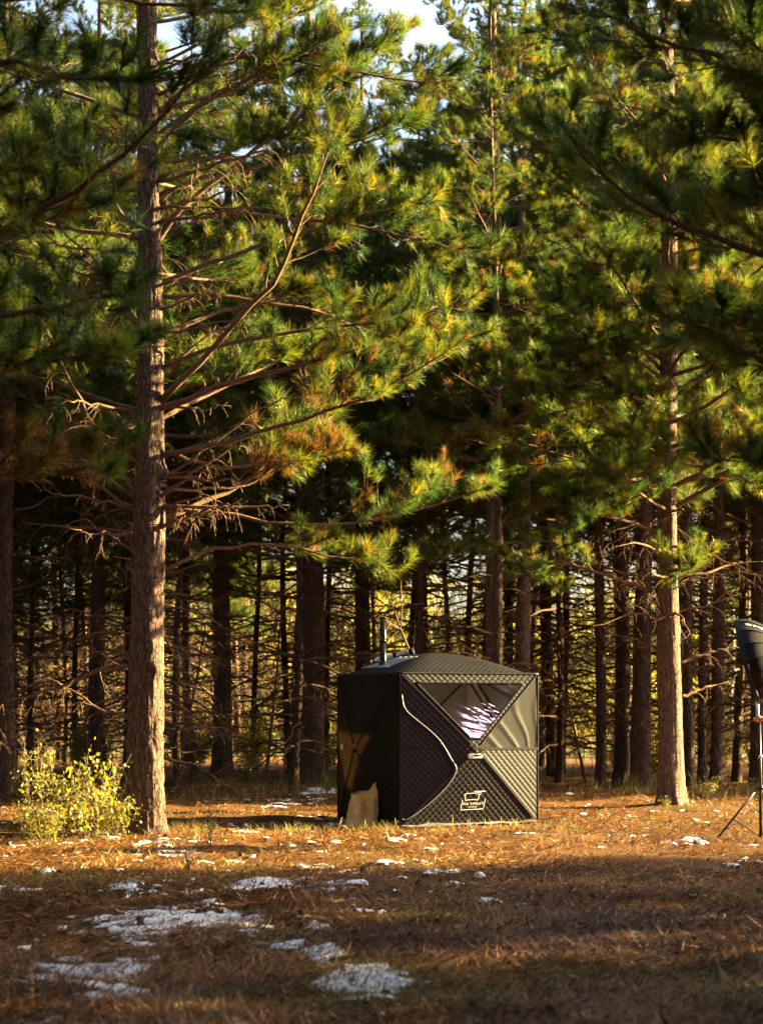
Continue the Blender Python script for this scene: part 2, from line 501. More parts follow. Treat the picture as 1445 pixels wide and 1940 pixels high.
def path_branch(wood, tufts, axis, r0, live, rng, twigs=13, spread=1.0, k=6, bare=.3, brown=.08, curl=.0, sub=3):
    """a limb along `axis` with side twigs; tufts collects (centre, direction, tint)"""
    axis = np.asarray(axis, float); n = len(axis)
    seg = np.linalg.norm(np.diff(axis, axis=0), axis=1); L = seg.sum(); cum = np.concatenate([[0], np.cumsum(seg)]) / L
    rad = r0 * np.clip(1 - cum, 0, 1) ** .75 + .004
    wood.tube(axis, rad, k, jitter=.15)
    def at(t):
        return np.array([np.interp(t, cum, axis[:, i]) for i in range(3)])
    base_t = rng.uniform(0, .2)
    def tuft(c, d, inner):
        if not live: return
        tb = rng.rand()
        if tb < brown * (2.2 if inner else .6): t = rng.uniform(.91, 1.0)
        else: t = np.clip(base_t + rng.beta(2, 2.6) * .85, 0, .87)
        tufts.append((c, d, t))
    side = 1
    for i in range(twigs):
        t = bare + (1 - bare) * (i + rng.uniform(.1, .9)) / twigs
        t = min(t, .985)
        p = at(t); tg = nrm(at(min(1, t + .03)) - at(max(0, t - .03)))
        lat = nrm(np.cross(tg, [0, 0, 1.0])) * side; side = -side
        if rng.rand() < .25: lat = nrm(lat + np.array([0, 0, rng.uniform(-1, 1.2)]))
        a = rng.uniform(.6, 1.05)
        d = nrm(tg * math.cos(a) + lat * math.sin(a))
        l = spread * L * (.10 + .34 * (1 - t)) * rng.uniform(.6, 1.2) + .06
        m = 6
        pts = [p]; dd = d.copy()
        wob = rng.randn(3) * .10
        for j in range(m):
            if live: dd = nrm(dd + np.array([0, 0, .10]) + wob * .6 + rng.randn(3) * .05)
            else: dd = nrm(dd + np.array([0, 0, -.10 - curl * .5]) + wob * (1 + curl) + rng.randn(3) * (.12 + .1 * curl))
            pts.append(pts[-1] + dd * l / m)
        pts = np.array(pts)
        wood.tube(pts, np.linspace(max(.0035, r0 * .32 * (1 - t) + .003), .002, m + 1), 4, cap=False)
        tuft(pts[-1], pts[-1] - pts[-2], False)
        ns = sub if l > .22 else 1
        for s in range(ns):
            u = rng.uniform(.3, .95); ip = u * m; a0 = int(ip)
            pp = pts[a0] + (pts[min(m, a0 + 1)] - pts[a0]) * (ip - a0)
            tg2 = nrm(pts[min(m, a0 + 1)] - pts[a0])
            d2 = nrm(tg2 + nrm(rng.randn(3)) * .75 + np.array([0, 0, .12 if live else -.25]))
            l2 = l * rng.uniform(.22, .5)
            q3 = np.array([pp, pp + d2 * l2 * .5, pp + nrm(d2 + np.array([0, 0, .25 if live else -.3])) * l2])
            wood.tube(q3, [.003, .0025, .0018], 3, cap=False)
            tuft(q3[-1], q3[-1] - q3[-2], False)
        if live:
            for u in np.arange(.5, .95, .10 / max(l, .1)):
                ip = u * m; a0 = int(ip)
                if rng.rand() < .55: tuft(pts[a0], pts[min(m, a0 + 1)] - pts[a0], True)
    tuft(axis[-1], axis[-1] - axis[-2], False)
    if live: tuft(at(.95), axis[-1] - axis[-2], False)


def std_axis(rng, L, rise, droop, wig=.05, m=10):
    t = np.linspace(0, 1, m)
    y = np.cumsum(rng.randn(m)) * wig * L / m * 2; y -= y[0]
    z = L * (rise * t + droop * t * t) + np.cumsum(rng.randn(m)) * wig * L / m
    z -= z[0]
    return np.stack([L * t, y, z], 1)


NL, ND_ = 14, 10
LIVE, DEAD = [], []
for i in range(NL):
    rg = np.random.RandomState(100 + i)
    w, tf = MB(), []
    path_branch(w, tf, std_axis(rg, 2.0, rg.uniform(-.05, .2), rg.uniform(-.05, .28)), .021, True, rg, twigs=rg.randint(14, 20), brown=(.22 if i % 7 == 6 else .03))
    nb = MB()
    add_needles(nb, [a[0] for a in tf], [a[1] for a in tf], [a[2] for a in tf], 92, .158, .0027, rg)
    LIVE.append((w.mesh('branch', M_TWIG), nb.mesh('needles', M_NEEDLE, False)))
for i in range(ND_):
    rg = np.random.RandomState(300 + i)
    w = MB()
    path_branch(w, [], std_axis(rg, 2.0, rg.uniform(-.1, .35), rg.uniform(-.45, .05), .12), .024, False, rg, twigs=rg.randint(5, 10), bare=.2, curl=rg.uniform(0, 1.0), spread=.9)
    DEAD.append((w.mesh('branch', M_TWIG), None))


def trunk_mesh(H, r0, ctr, k=14, seg=24, mat=None, relief=.0, seed=0, top=.12, flare=.16):
    z = np.linspace(0, 1, seg) ** 1.15 * H
    z[0] = -.15
    th = np.arange(k) * 2 * PI / k
    rad = r0 * ((1 - top) * (1 - np.clip(z, 0, H) / H) ** .9 + top) * (1 + flare * np.exp(-np.clip(z, 0, 99) / .28))
    Z, T = np.meshgrid(z, th, indexing='ij')
    rr = rad[:, None] * (1 + .05 * np.sin(T * 3 + seed + Z) + .04 * np.sin(T * 2 - Z * .7 + seed))
    rr = rr * (1 + np.exp(-np.clip(Z, 0, 99) / .16) * (.10 + .14 * np.sin(T * 5 + seed) + .08 * np.sin(T * 3 - seed)))
    if relief:
        u = T / (2 * PI)
        a = np.abs(vn(u * 18, Z * 5, seed + 1, 18) - .5) * 2; b = np.abs(vn(u * 36, Z * 12, seed + 2, 36) - .5) * 2
        rr = rr + relief * (np.sqrt(a) * .9 + np.sqrt(b) * .5 - .9)
        rr = rr + relief * 1.5 * (vn(u * 6, Z * 1.1, seed + 3, 6) - .5)
        for kk in range(9):    # old branch collars
            zc, tc = .8 + kk * .75 + (vn(kk * 3.3, seed) * .5), kk * 2.4 + seed
            dth = (T - tc + PI) % (2 * PI) - PI
            rr = rr + relief * 2.6 * np.exp(-((Z - zc) / .07) ** 2 - (dth / .45) ** 2)
    cx = np.array([ctr(zz) for zz in z])
    P = np.stack([cx[:, None, 0] + rr * np.cos(T), cx[:, None, 1] + rr * np.sin(T), Z], -1)
    P = np.concatenate([P, P[:, :1]], 1)
    mb = MB(); mb.grid(P)
    return mb.mesh('trunk', mat)


def lean_fn(lx, ly, amp, ph):
    return lambda z: (lx * z + amp * math.sin(z * .7 + ph) - amp * math.sin(ph), ly * z + amp * math.cos(z * .55 + ph) - amp * math.cos(ph))


def rad_at(H, r0, z, top=.12):
    return r0 * ((1 - top) * (1 - min(z, H) / H) ** .9 + top)


def place_branch(root, proto, z, az, L, pitch, ctr, r):
    wm, nm = proto
    b = link('branch', wm, root)
    c = ctr(z)
    s = L / 2.0
    b.location = (c[0] + math.cos(az) * r * .5, c[1] + math.sin(az) * r * .5, z)
    b.rotation_euler = Euler((random.uniform(-.5, .5), -pitch, az), 'XYZ')
    b.scale = (s, s * random.choice((-1, 1)) if False else s, s)
    if nm is not None:
        link('needles', nm, b, 'stuff')
    return b


def hero_pine(label, x, y, H, r0, lean=(0, 0), amp=.04, ph=0., dead=(1.5, 5), live=(3.5, None), Lmax=2.6, step=.5, per=4, group=None, relief=.02, k=84, seg=300, seed=1, dens=1.0, extra=None, skip=None, Lmin=.8, mat=None):
    rg = random.Random(seed)
    root = empty('pine_tree', (x, y, float(gz(x, y))), label, 'pine tree', group)
    ctr = lean_fn(lean[0], lean[1], amp, ph)
    link('trunk', trunk_mesh(H, r0, ctr, k, seg, mat or M_BARK, relief, seed), root)
    z = dead[0]
    top = live[1] or H - .2
    while z < top:
        n = rg.choice((per - 1, per, per + 1)); a0 = rg.uniform(0, 6.28)
        for j in range(n):
            if rg.random() > dens: continue
            az = a0 + j * 6.283 / n + rg.uniform(-.35, .35)
            zz = z + rg.uniform(-.12, .12)
            if skip and skip(zz, az): continue
            r = rad_at(H, r0, zz)
            f = max(0.12, 1 - max(0, zz - live[0]) / (H - live[0] + .01))
            isdead = zz < live[0] or (zz < dead[1] and rg.random() < .6)
            if isdead:
                place_branch(root, DEAD[rg.randrange(ND_)], zz, az, rg.uniform(.55, 1.0) * Lmax * .65, rg.uniform(-.35, .35), ctr, r)
            else:
                place_branch(root, LIVE[rg.randrange(NL)], zz, az, max(Lmin, rg.uniform(.75, 1.1) * Lmax * (.35 + .65 * f)), rg.uniform(-.05, .45), ctr, r)
        z += step * rg.uniform(.8, 1.2)
    if extra: extra(root, ctr, rg)
    return root


def limb(root, pts, r0, live, seed, twigs=16, brown=.08, bare=.3, sub=3, spread=.8, curl=.3):
    """one particular limb built along its own line (local to the tree)"""
    rg = np.random.RandomState(seed)
    pts = np.asarray(pts, float)
    t = np.linspace(0, len(pts) - 1, 14)
    # smooth the control line
    ctrl = np.stack([np.interp(t, np.arange(len(pts)), pts[:, i]) for i in range(3)], 1)
    for _ in range(3): ctrl[1:-1] = (ctrl[:-2] + 2 * ctrl[1:-1] + ctrl[2:]) / 4
    ctrl[1:-1] += rg.randn(12, 3) * .012
    w, tf = MB(), []
    path_branch(w, tf, ctrl, r0, live, rg, twigs=twigs, brown=brown, bare=bare, sub=sub, spread=spread, curl=curl)
    b = w.build('branch', M_TWIG, root)
    if tf:
        nb = MB(); add_needles(nb, [a[0] for a in tf], [a[1] for a in tf], [a[2] for a in tf], 92, .158, .0027, rg)
        nb.build('needles', M_NEEDLE, b, False, 'stuff')
    return b


def from_px(root, d0, pts, dy):
    """measured limb line -> tree-local points, running dy metres in depth"""
    o = np.array(root.location); n = len(pts); res = []
    for i, (a, b) in enumerate(pts):
        dd = d0 + dy * i / (n - 1)
        res.append(PX(a, b, dd) - o)
    return np.array(res)


def left_limbs(root, ctr, rg):
    D = 20.7
    S = [
        ([(300, 775), (420, 730), (560, 690), (780, 640)], -.9, .040, True, 17, .10),
        ([(300, 765), (400, 660), (500, 570), (560, 470), (600, 340), (640, 240)], -1.2, .042, True, 18, .03),
        ([(310, 862), (440, 835), (600, 790), (740, 740), (880, 640)], -1.6, .030, True, 18, .04),
        ([(312, 965), (430, 970), (560, 1000), (720, 990), (860, 950), (930, 915)], .6, .026, True, 14, .08),
        ([(312, 855), (380, 880), (470, 885), (560, 870), (650, 855)], .5, .024, True, 14, .55),
        ([(312, 925), (370, 932), (450, 925), (560, 880), (640, 840)], .9, .020, True, 12, .6),
        ([(315, 1080), (370, 1050), (430, 1025), (560, 1040), (700, 1060), (740, 1085)], .4, .024, True, 13, .12),
        ([(295, 640), (370, 610), (450, 575), (620, 560)], .9, .034, True, 14, .1),
        ([(290, 470), (320, 415), (360, 380), (470, 300), (620, 180), (760, 60)], .3, .036, True, 20, .04),
        ([(285, 300), (330, 240), (420, 170), (520, 130), (650, 60)], -.5, .030, True, 18, .06),
        ([(285, 380), (380, 330), (480, 320), (640, 280), (800, 230)], .8, .028, True, 18, .06),
        ([(290, 540), (400, 500), (540, 450), (700, 400), (830, 380)], .2, .030, True, 18, .05),
        ([(288, 220), (400, 130), (520, 60), (640, -40)], .6, .028, True, 18, .05),
        ([(300, 700), (450, 640), (640, 620), (800, 600), (900, 560)], -.6, .026, True, 17, .05),
        ([(295, 420), (450, 400), (650, 420), (820, 460), (900, 480)], .5, .026, True, 17, .04),
        ([(290, 560), (460, 560), (650, 600), (800, 690)], .9, .026, True, 16, .08),
        ([(285, 160), (420, 100), (600, 120), (780, 160), (880, 150)], .4, .026, True, 17, .02),
        ([(262, 940), (220, 880), (180, 810), (120, 700), (60, 560)], .5, .026, False, 7, 0),
        ([(265, 1050), (240, 1020), (215, 985)], .1, .024, False, 2, 0),
        ([(262, 845), (215, 830), (190, 820), (150, 770)], .3, .020, False, 5, 0),
        ([(245, 1240), (200, 1238), (150, 1230)], -.1, .016, False, 2, 0),
        ([(250, 1360), (200, 1350), (140, 1310), (80, 1280)], .5, .018, False, 6, 0),
        ([(252, 1260), (180, 1270), (100, 1310), (0, 1330)], .3, .020, False, 6, 0),
        ([(275, 640), (240, 580), (180, 490), (90, 410)], -.2, .026, False, 7, 0),
        ([(272, 450), (230, 400), (190, 350), (110, 290)], .2, .026, False, 6, 0),
        ([(315, 985), (345, 990), (375, 988)], -.1, .020, False, 1, 0),
    ]
    rr = random.Random(5)
    for j in range(40):
        py = rr.uniform(120, 1060); sd = rr.choice((-1, 1)); L = rr.uniform(100, 290); rise = rr.uniform(-.1, .75); dr = rr.uniform(-.5, .3)
        S.append(([(279 + sd * 22, py), (278 + sd * (22 + L * .4), py - L * .4 * rise), (278 + sd * (22 + L * .75), py - L * .75 * rise + 12 * dr), (278 + sd * (22 + L), py - L * rise * .8 - 40 * dr)], rr.uniform(-1.2, .3), rr.uniform(.012, .021), False, 7, 0))
    for i, (pp, dy, r, lv, tw, br) in enumerate(S):
        L = np.linalg.norm(np.diff(np.array(pp, float), axis=0), axis=1).sum()
        limb(root, from_px(root, D, pp, dy), r * (.85 if lv else 1), lv, 900 + i, tw, br, .46 if lv else .2)


T_left = PX(277, 1580, 20.7)
hero_pine('big grey barked pine left of the tent with sunlit right edge and low dead limbs', T_left[0], 20.7, 15.5, .195, (.0009, 0), .024, 4.2,
          dead=(2.3, 7.5), live=(3.4, None), Lmax=2.7, per=5, step=.55, seed=3, extra=left_limbs,
          skip=lambda z, a: z < 3.2 and math.sin(a) < -.2 or (math.cos(a) < .1 and z < 9 and random.random() < .55) or (z > 3.6 and math.sin(a) < .15 and random.random() < .8) or random.random() < (.45 if z < 6.5 else .15))


def right_limbs(root, ctr, rg):
    D = 26.5
    S = [
        ([(1245, 860), (1150, 840), (1060, 845), (980, 840)], -.5, .03, False, 9, .1),
        ([(1245, 1120), (1200, 1110), (1120, 1075), (1010, 1062), (900, 1040)], -.8, .028, True, 13, .08),
        ([(1245, 1010), (1180, 985), (1120, 970), (1060, 950)], -1.3, .026, True, 14, .05),
        ([(1245, 940), (1200, 900), (1140, 930), (1080, 1000)], -1.6, .024, True, 14, .08),
        ([(1250, 1040), (1270, 1040), (1300, 1060), (1290, 1080)], -1.7, .024, True, 12, .05),
        ([(1275, 920), (1330, 900), (1400, 900), (1470, 930)], -.9, .026, True, 14, .04),
        ([(1250, 780), (1180, 740), (1110, 720), (1020, 690)], -1.2, .028, True, 16, .06),
        ([(1250, 700), (1200, 640), (1150, 640), (1080, 680)], -1.6, .026, True, 15, .08),
        ([(1260, 720), (1300, 650), (1360, 640), (1430, 620)], -1.4, .026, True, 15, .06),
        ([(1240, 1225), (1200, 1210), (1165, 1203)], -.3, .018, False, 2, 0),
        ([(1285, 1258), (1330, 1240), (1370, 1230), (1410, 1225)], .3, .022, False, 5, 0),
        ([(1288, 1320), (1330, 1305), (1380, 1290)], .4, .02, False, 4, 0),
        ([(1238, 1374), (1215, 1373)], -.1, .024, False, 1, 0),
    ]
    for i, (pp, dy, r, lv, tw, br) in enumerate(S):
        limb(root, from_px(root, D, pp, dy), r, lv, 950 + i, tw, br, .3 if lv else .25)


T_right = PX(1270, 1525, 26.5)
hero_pine('stout straight pine with smooth pinkish trunk standing right of the tent', T_right[0], 26.5, 16, .18, (-.003, 0), .02, 2.2,
          dead=(2.6, 4.0), live=(4.1, None), Lmax=2.6, per=6, step=.46, seed=8, Lmin=1.2, extra=right_limbs, relief=.009, mat=M_BARKR)

# second row, one by one
def row_tree(label, px, py, w, H, seed, lean=(0, 0), dead=(1.2, 5), live=(4.2, None), Lmax=2.2, extra=None, per=4, dens=.9, skip=None, mat=None):
    d = 5160. / (py - HZ)
    x = (px - CX) / FPX * d
    return hero_pine(label, x, d, H, w / FPX * d / 2 * 1.08, lean, .03, seed * 1.3, dead, live, Lmax, .55, per, None, .009, 36, 130, seed, dens, extra, skip, .8, mat)


def center_limbs(root, ctr, rg):
    D = 30.2
    S = [([(940, 1000), (900, 1030), (870, 1050), (830, 1060)], -2.0, .02, True, 11, .06),
         ([(940, 940), (900, 930), (850, 930), (800, 960)], -2.4, .022, True, 12, .06),
         ([(945, 890), (990, 880), (1010, 900), (1040, 940)], -1.6, .02, True, 11, .2),
         ([(945, 1110), (985, 1090), (1020, 1090), (1050, 1110)], -2.2, .018, True, 11, .06),
         ([(940, 860), (920, 840), (880, 830), (850, 840)], -1.5, .02, True, 9, .7),
         ([(945, 720), (900, 690), (880, 660), (860, 640)], -2.2, .02, True, 11, .06),
         ([(940, 640), (870, 600), (800, 590), (740, 600)], -2.2, .02, True, 12, .06)]
    for i, (pp, dy, r, lv, tw, br) in enumerate(S):
        limb(root, from_px(root, D, pp, dy), r, lv, 980 + i, tw, br, .3)


row_tree('slender grey pine rising directly behind the tent roof', 940, 1501, 31, 15, 21, (.0008, 0), (1.4, 5), (3.6, None), 2.2, center_limbs, mat=M_BARKR)
row_tree('thin dark pine leaning left just behind the tent roof', 948, 1508, 20, 13, 22, (-.012, .01), (1.5, 6), (6, None), 1.6, None, 3)
row_tree('pine close behind the tent between roof peak and right corner', 986, 1494, 29, 15, 23, (.001, .01), (1.5, 6), (4.5, None), 2.1, mat=M_BARKR)
row_tree('thick rough pine in the shade left of the tent', 590, 1475, 46, 16, 24, (-.0035, 0), (1.3, 5.5), (5.0, None), 2.4, mat=M_BARKR)
row_tree('slightly leaning dark pine midway between left pine and tent', 420, 1478, 36, 15, 25, (.012, 0), (1.2, 6), (4.5, None), 2.2)
row_tree('shaded pine trunk at the far left behind the leafy bush', 14, 1500, 36, 15, 26, (.002, 0), (1.5, 5), (5.2, None), 2.2)
row_tree('dark pine behind the bush left of the big pine', 185, 1482, 30, 15, 27, (.0, 0), (1.2, 6), (4.4, None), 2.2)
row_tree('broad black trunk left of the stout pine on the right', 1212, 1492, 35, 15, 28, (.002, 0), (1.2, 6), (4.6, None), 2.2)
row_tree('narrow black trunk second left of the stout pine', 1176, 1486, 27, 15, 29, (-.001, 0), (1.2, 6), (4.6, None), 2.1)
row_tree('thin black trunk third left of the stout pine', 1138, 1490, 20, 14, 30, (.002, 0), (1.2, 6), (5.6, None), 2.0)
row_tree('black trunk just right of the stout pine', 1306, 1492, 20, 14, 31, (.001, 0), (1.2, 6), (5.6, None), 2.0)
row_tree('thin dark trunk second right of the stout pine', 1330, 1488, 16, 14, 32, (.0, 0), (1.2, 6), (5.6, None), 2.0)
row_tree('dark pine with crooked low limbs between stout pine and softbox', 1357, 1490, 25, 15, 33, (-.004, 0), (1.0, 6), (4.6, None), 2.2)
row_tree('brown trunk directly behind the light stand', 1432, 1486, 26, 15, 34, (.0, 0), (1.6, 6), (5.4, None), 2.2)
row_tree('dark trunk seen just left of the tent wall', 690, 1468, 30, 15, 35, (.001, 0), (1.3, 6), (4.6, None), 2.1)

def boughs(root, D, S, seed):
    for i, (pp, dy, r, tw, br) in enumerate(S):
        limb(root, from_px(root, D, pp, dy), r, True, seed + i, tw, br, .3)


# leaning dead saplings in the front of the plantation
for i, (a, b, d, lab) in enumerate([((802, 1330), (735, 1120), 27.0, 'leaning dead bare sapling just behind the stove pipe'), ((335, 1480), (392, 1180), 33.0, 'leaning dead sapling in the shade right of the big grey pine'),
                                    ((1108, 1482), (1052, 1200), 33.5, 'leaning dead sapling right of the tent among thin trunks'), ((505, 1478), (540, 1100), 34.0, 'thin crooked dead sapling left of the tent')]):
    p0, p1 = PX(a[0], a[1], d), PX(b[0], b[1], d + .4)
    p0b = p0 + (p1 - p0) * ((p0[2] - (float(gz(p0[0], d)) - .1)) / (p0[2] - p1[2]))
    t = np.linspace(0, 1, 12)[:, None]; pts = p0b + (p1 - p0b) * t + np.random.RandomState(i).randn(12, 3) * .02 * t
    r = empty('dead_sapling', tuple(p0b), lab, 'dead sapling'); pts = pts - p0b
    mb = MB(); mb.tube(pts, np.linspace(.035, .012, 12), 7); mb.build('trunk', M_TWIG, r)
    rg = np.random.RandomState(40 + i)
    for k in range(8):
        q = pts[rg.randint(3, 11)]; dv = nrm(rg.randn(3) + [0, 0, .2]); mb = MB()
        mb.tube(np.array([q, q + dv * .3, q + dv * .55 + rg.randn(3) * .08, q + dv * .8 + rg.randn(3) * .12 - [0, 0, .1]]), [.010, .007, .005, .002], 4); mb.build('branch', M_TWIG, r)


# near pines whose boughs hang into the top of the picture
hero_pine('shaded pine at the left edge whose blurred boughs hang across the upper left', -3.6, 12.6, 13, .17, (0, 0), .03, .4, dead=(2.3, 3.0), live=(3.0, None), Lmax=2.0, per=4, step=.62, seed=41, dens=.75, k=36, seg=110, extra=lambda r, c, g: boughs(r, 12.6, [
    ([(-300, 180), (0, 110), (110, 140), (220, 150)], -1.0, .028, 12, .03), ([(-300, 560), (40, 430), (170, 350), (300, 240), (400, 90)], -.8, .030, 14, .03),
    ([(-300, 640), (60, 590), (160, 570), (230, 560)], -1.4, .024, 13, .05), ([(-300, 1000), (60, 900), (160, 880), (220, 890)], -.9, .022, 11, .8),
    ([(-300, 60), (100, -20), (300, 10), (470, 20)], -.3, .026, 13, .03), ([(-300, 330), (-60, 310), (80, 330), (190, 380)], .3, .026, 14, .03)], 1100))
hero_pine('shaded pine at the right edge whose dark boughs hang into the upper right', 4.0, 12.4, 14, .18, (0, 0), .03, 1.4, dead=(2.6, 3.4), live=(3.4, None), Lmax=2.5, per=4, step=.62, seed=42, dens=.75, k=36, seg=110, extra=lambda r, c, g: boughs(r, 12.4, [
    ([(1880, 560), (1500, 500), (1380, 470), (1250, 410), (1120, 330), (1060, 230)], -.9, .032, 14, .02), ([(1880, 200), (1500, 130), (1400, 110), (1250, 80), (1130, 20)], -1.2, .032, 15, .02),
    ([(1880, 330), (1500, 265), (1380, 262), (1290, 265)], -.5, .028, 14, .02), ([(1880, 960), (1500, 900), (1420, 870), (1330, 860)], -.6, .024, 12, .03),
    ([(1880, 800), (1480, 700), (1390, 650), (1290, 600)], -1.0, .028, 14, .03),
    ([(1880, 700), (1560, 640), (1440, 600), (1350, 620)], -.3, .026, 14, .03), ([(1880, 420), (1560, 380), (1440, 370), (1330, 400)], -.2, .026, 14, .03), ([(1880, 100), (1560, 60), (1440, 50), (1320, 60)], .1, .026, 14, .03)], 1200))


# plantation pines, a few shapes repeated
def far_variant(seed, H, live0, Rmax, nn=26):
    rg = np.random.RandomState(seed)
    ctr = lean_fn(rg.uniform(-.016, .016), rg.uniform(-.012, .012), .07, rg.uniform(0, 6))
    r0 = rg.uniform(.075, .12)
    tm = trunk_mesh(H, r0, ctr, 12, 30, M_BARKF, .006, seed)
    wood, nb = MB(), MB()
    C, Dr, Tn = [], [], []
    z = .7
    while z < H - .2:
        n = rg.randint(3, 6); a0 = rg.uniform(0, 6.28)
        for j in range(n):
            zz = z + rg.uniform(-.15, .15)
            lv = zz > live0 + rg.uniform(-.6, .6)
            
            L = (rg.uniform(.8, 1.9) if not lv else max(.5, Rmax * rg.uniform(.75, 1.1) * (.3 + .7 * (1 - (zz - live0) / (H - live0)))))
            w, tf = MB(), []
            if lv: ax = std_axis(rg, L, rg.uniform(0, .35), rg.uniform(-.05, .3), .05, 6)
            else: ax = std_axis(rg, L, rg.uniform(-.25, .4), rg.uniform(-.5, .1), .16, 7)
            path_branch(w, tf, ax, .012 + .006 * L, lv, rg, twigs=11 if lv else 10, k=4, bare=.25, curl=.6, sub=2, brown=.06)
            a = a0 + j * 6.283 / n + rg.uniform(-.3, .3); c, s = math.cos(a), math.sin(a)
            M = np.array([[c, -s, 0], [s, c, 0], [0, 0, 1]])
            o = np.array([*ctr(zz), zz])
            for v, cc in zip(w.v, w.c): pass
            off = 0
            V = np.vstack(w.v) @ M.T + o
            wood.add(V, np.vstack(w.q) if w.q else None, np.vstack(w.t) if w.t else None)
            for (p, dd, t) in tf:
                C.append(M @ p + o); Dr.append(M @ dd); Tn.append(t)
        z += rg.uniform(.42, .62) if z > live0 else rg.uniform(.34, .52)
    add_needles(nb, C, Dr, Tn, nn, .19, .0052, rg)
    return tm, wood.mesh('branches', M_TWIG), nb.mesh('crown', M_NEEDLE, False)


FAR = [far_variant(500 + i, H, l0, rm) for i, (H, l0, rm) in enumerate([(14.5, 4.2, 2.1), (15.5, 4.8, 2.2), (13.5, 3.6, 2.0), (15, 5.0, 2.3), (14, 4.5, 2.0), (13, 3.2, 1.8), (15, 4.4, 2.2)])]


def far_pine(x, y, label, group, i, s=1.0):
    tm, bm_, cm = FAR[i % len(FAR)]
    r = empty('pine_tree', (x, y, float(gz(x, y)) - .03), label, 'pine tree', group, random.uniform(0, 6.28))
    r.scale = (s, s, s)
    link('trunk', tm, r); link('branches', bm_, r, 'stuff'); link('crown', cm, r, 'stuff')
    return r


taken = [(o.location.x, o.location.y) for o in COL.objects if o.name.startswith('pine_tree')]
cnt = 0
def try_far(x, y, label, group, s):
    global cnt
    if any((x - a) ** 2 + (y - b) ** 2 < 1.5 ** 2 for a, b in taken): return
    if y > 26 and abs(x / y * FPX + CX - 805) < 42: s *= .95
    taken.append((x, y)); cnt += 1
    far_pine(x, y, label, group, random.randrange(7), s)


for iy, y in enumerate(np.arange(32.5, 53, 2.0)):
    hw = .2 * y + 1.5
    for x in np.arange(-hw - 1, hw + 9, 1.9):
        xx = x + random.uniform(-.45, .45) + (iy % 2) * .9; yy = y + random.uniform(-.4, .4)
        if xx > hw: lab, gr = 'pine added beyond the right edge to shade the plantation', 'shading pines beyond the right edge'  # rows added past the frame to shade the trunks from the side
        else: lab, gr = 'slim dark pine standing deep in the shaded plantation', 'pines deep in the plantation'
        if yy > 44.5 and xx > -.055 * yy: continue
        if random.random() < (.22 if xx > hw + 1.5 else .06): continue
        try_far(xx, yy, lab, gr, random.uniform(.7, .82) if xx > hw + 1.5 else random.uniform(.85, 1.12))
# left flank rows
for (x, y, lab) in [(-6.6, 25.5, None), (-7.4, 28.5, None), (-5.2, 29.5, 'slim shaded pine at the left edge of the plantation front row'), (-8.6, 24.0, None), (-3.4, 28.8, 'slim dark pine standing just behind the big grey pine on the left'), (-7.0, 21.6, None)]:
    if lab: try_far(x, y, lab, 'front row pines on the left', random.uniform(.9, 1.05))
    else: try_far(x, y, 'unseen pine added outside the picture to dim the sky light', 'added pines round the clearing', random.uniform(.9, 1.05))  # unseen ones added to dim the light from the left
# right flank: unseen pines placed to cast shade, with a gap left for sun
SUN_LANE = 1 / math.tan(SUN_AZ) * -1
for (x, u) in [(12.5, 11.9), (13, 14.8), (15.5, 15.0), (16, 12.4), (18.5, 14.8), (19, 9.0), (21.5, 15.2), (23, 12.0), (25, 14.7), (28, 12.2), (15, 8.2), (31, 15.0),
               (9.5, 28.0), (14.5, 27.6), (20, 28.0), (28, 28.2), (18, 31.8)]:
    try_far(x, u + SUN_LANE * x, 'unseen shade pine beside the sun gap beyond the right edge', 'shade pines along the sun gap on the right', random.uniform(.95, 1.15) if u < 20 else .62)

# unseen pines added all round the clearing to hold back sky light
for y in np.arange(-20, 44, 4.3):
    for x in np.arange(-22, 34, 4.3):
        xx, yy = x + random.uniform(-1.1, 1.1), y + random.uniform(-1.1, 1.1)
        if yy > 4 and abs(xx) < .2 * yy + 2.6: continue
        if yy > -3 and abs(xx) < 4.5: continue
        zone = xx > 3 and yy < 45 and yy - SUN_LANE * xx > 8.5
        if zone and xx < 30 and random.random() < .3: continue
        if xx > 3 and yy < 45: 
            u = yy - SUN_LANE * xx
            if u > 9.3 and not (xx > 14 and u < 15.0) or xx > 30: continue
            if 12.6 < u < 14.1 or 9.9 < u < 11.2: continue
        try_far(xx, yy, 'unseen pine added outside the picture to dim the sky light', 'added pines round the clearing', random.uniform(.9, 1.05) if zone else random.uniform(1.2, 1.5))

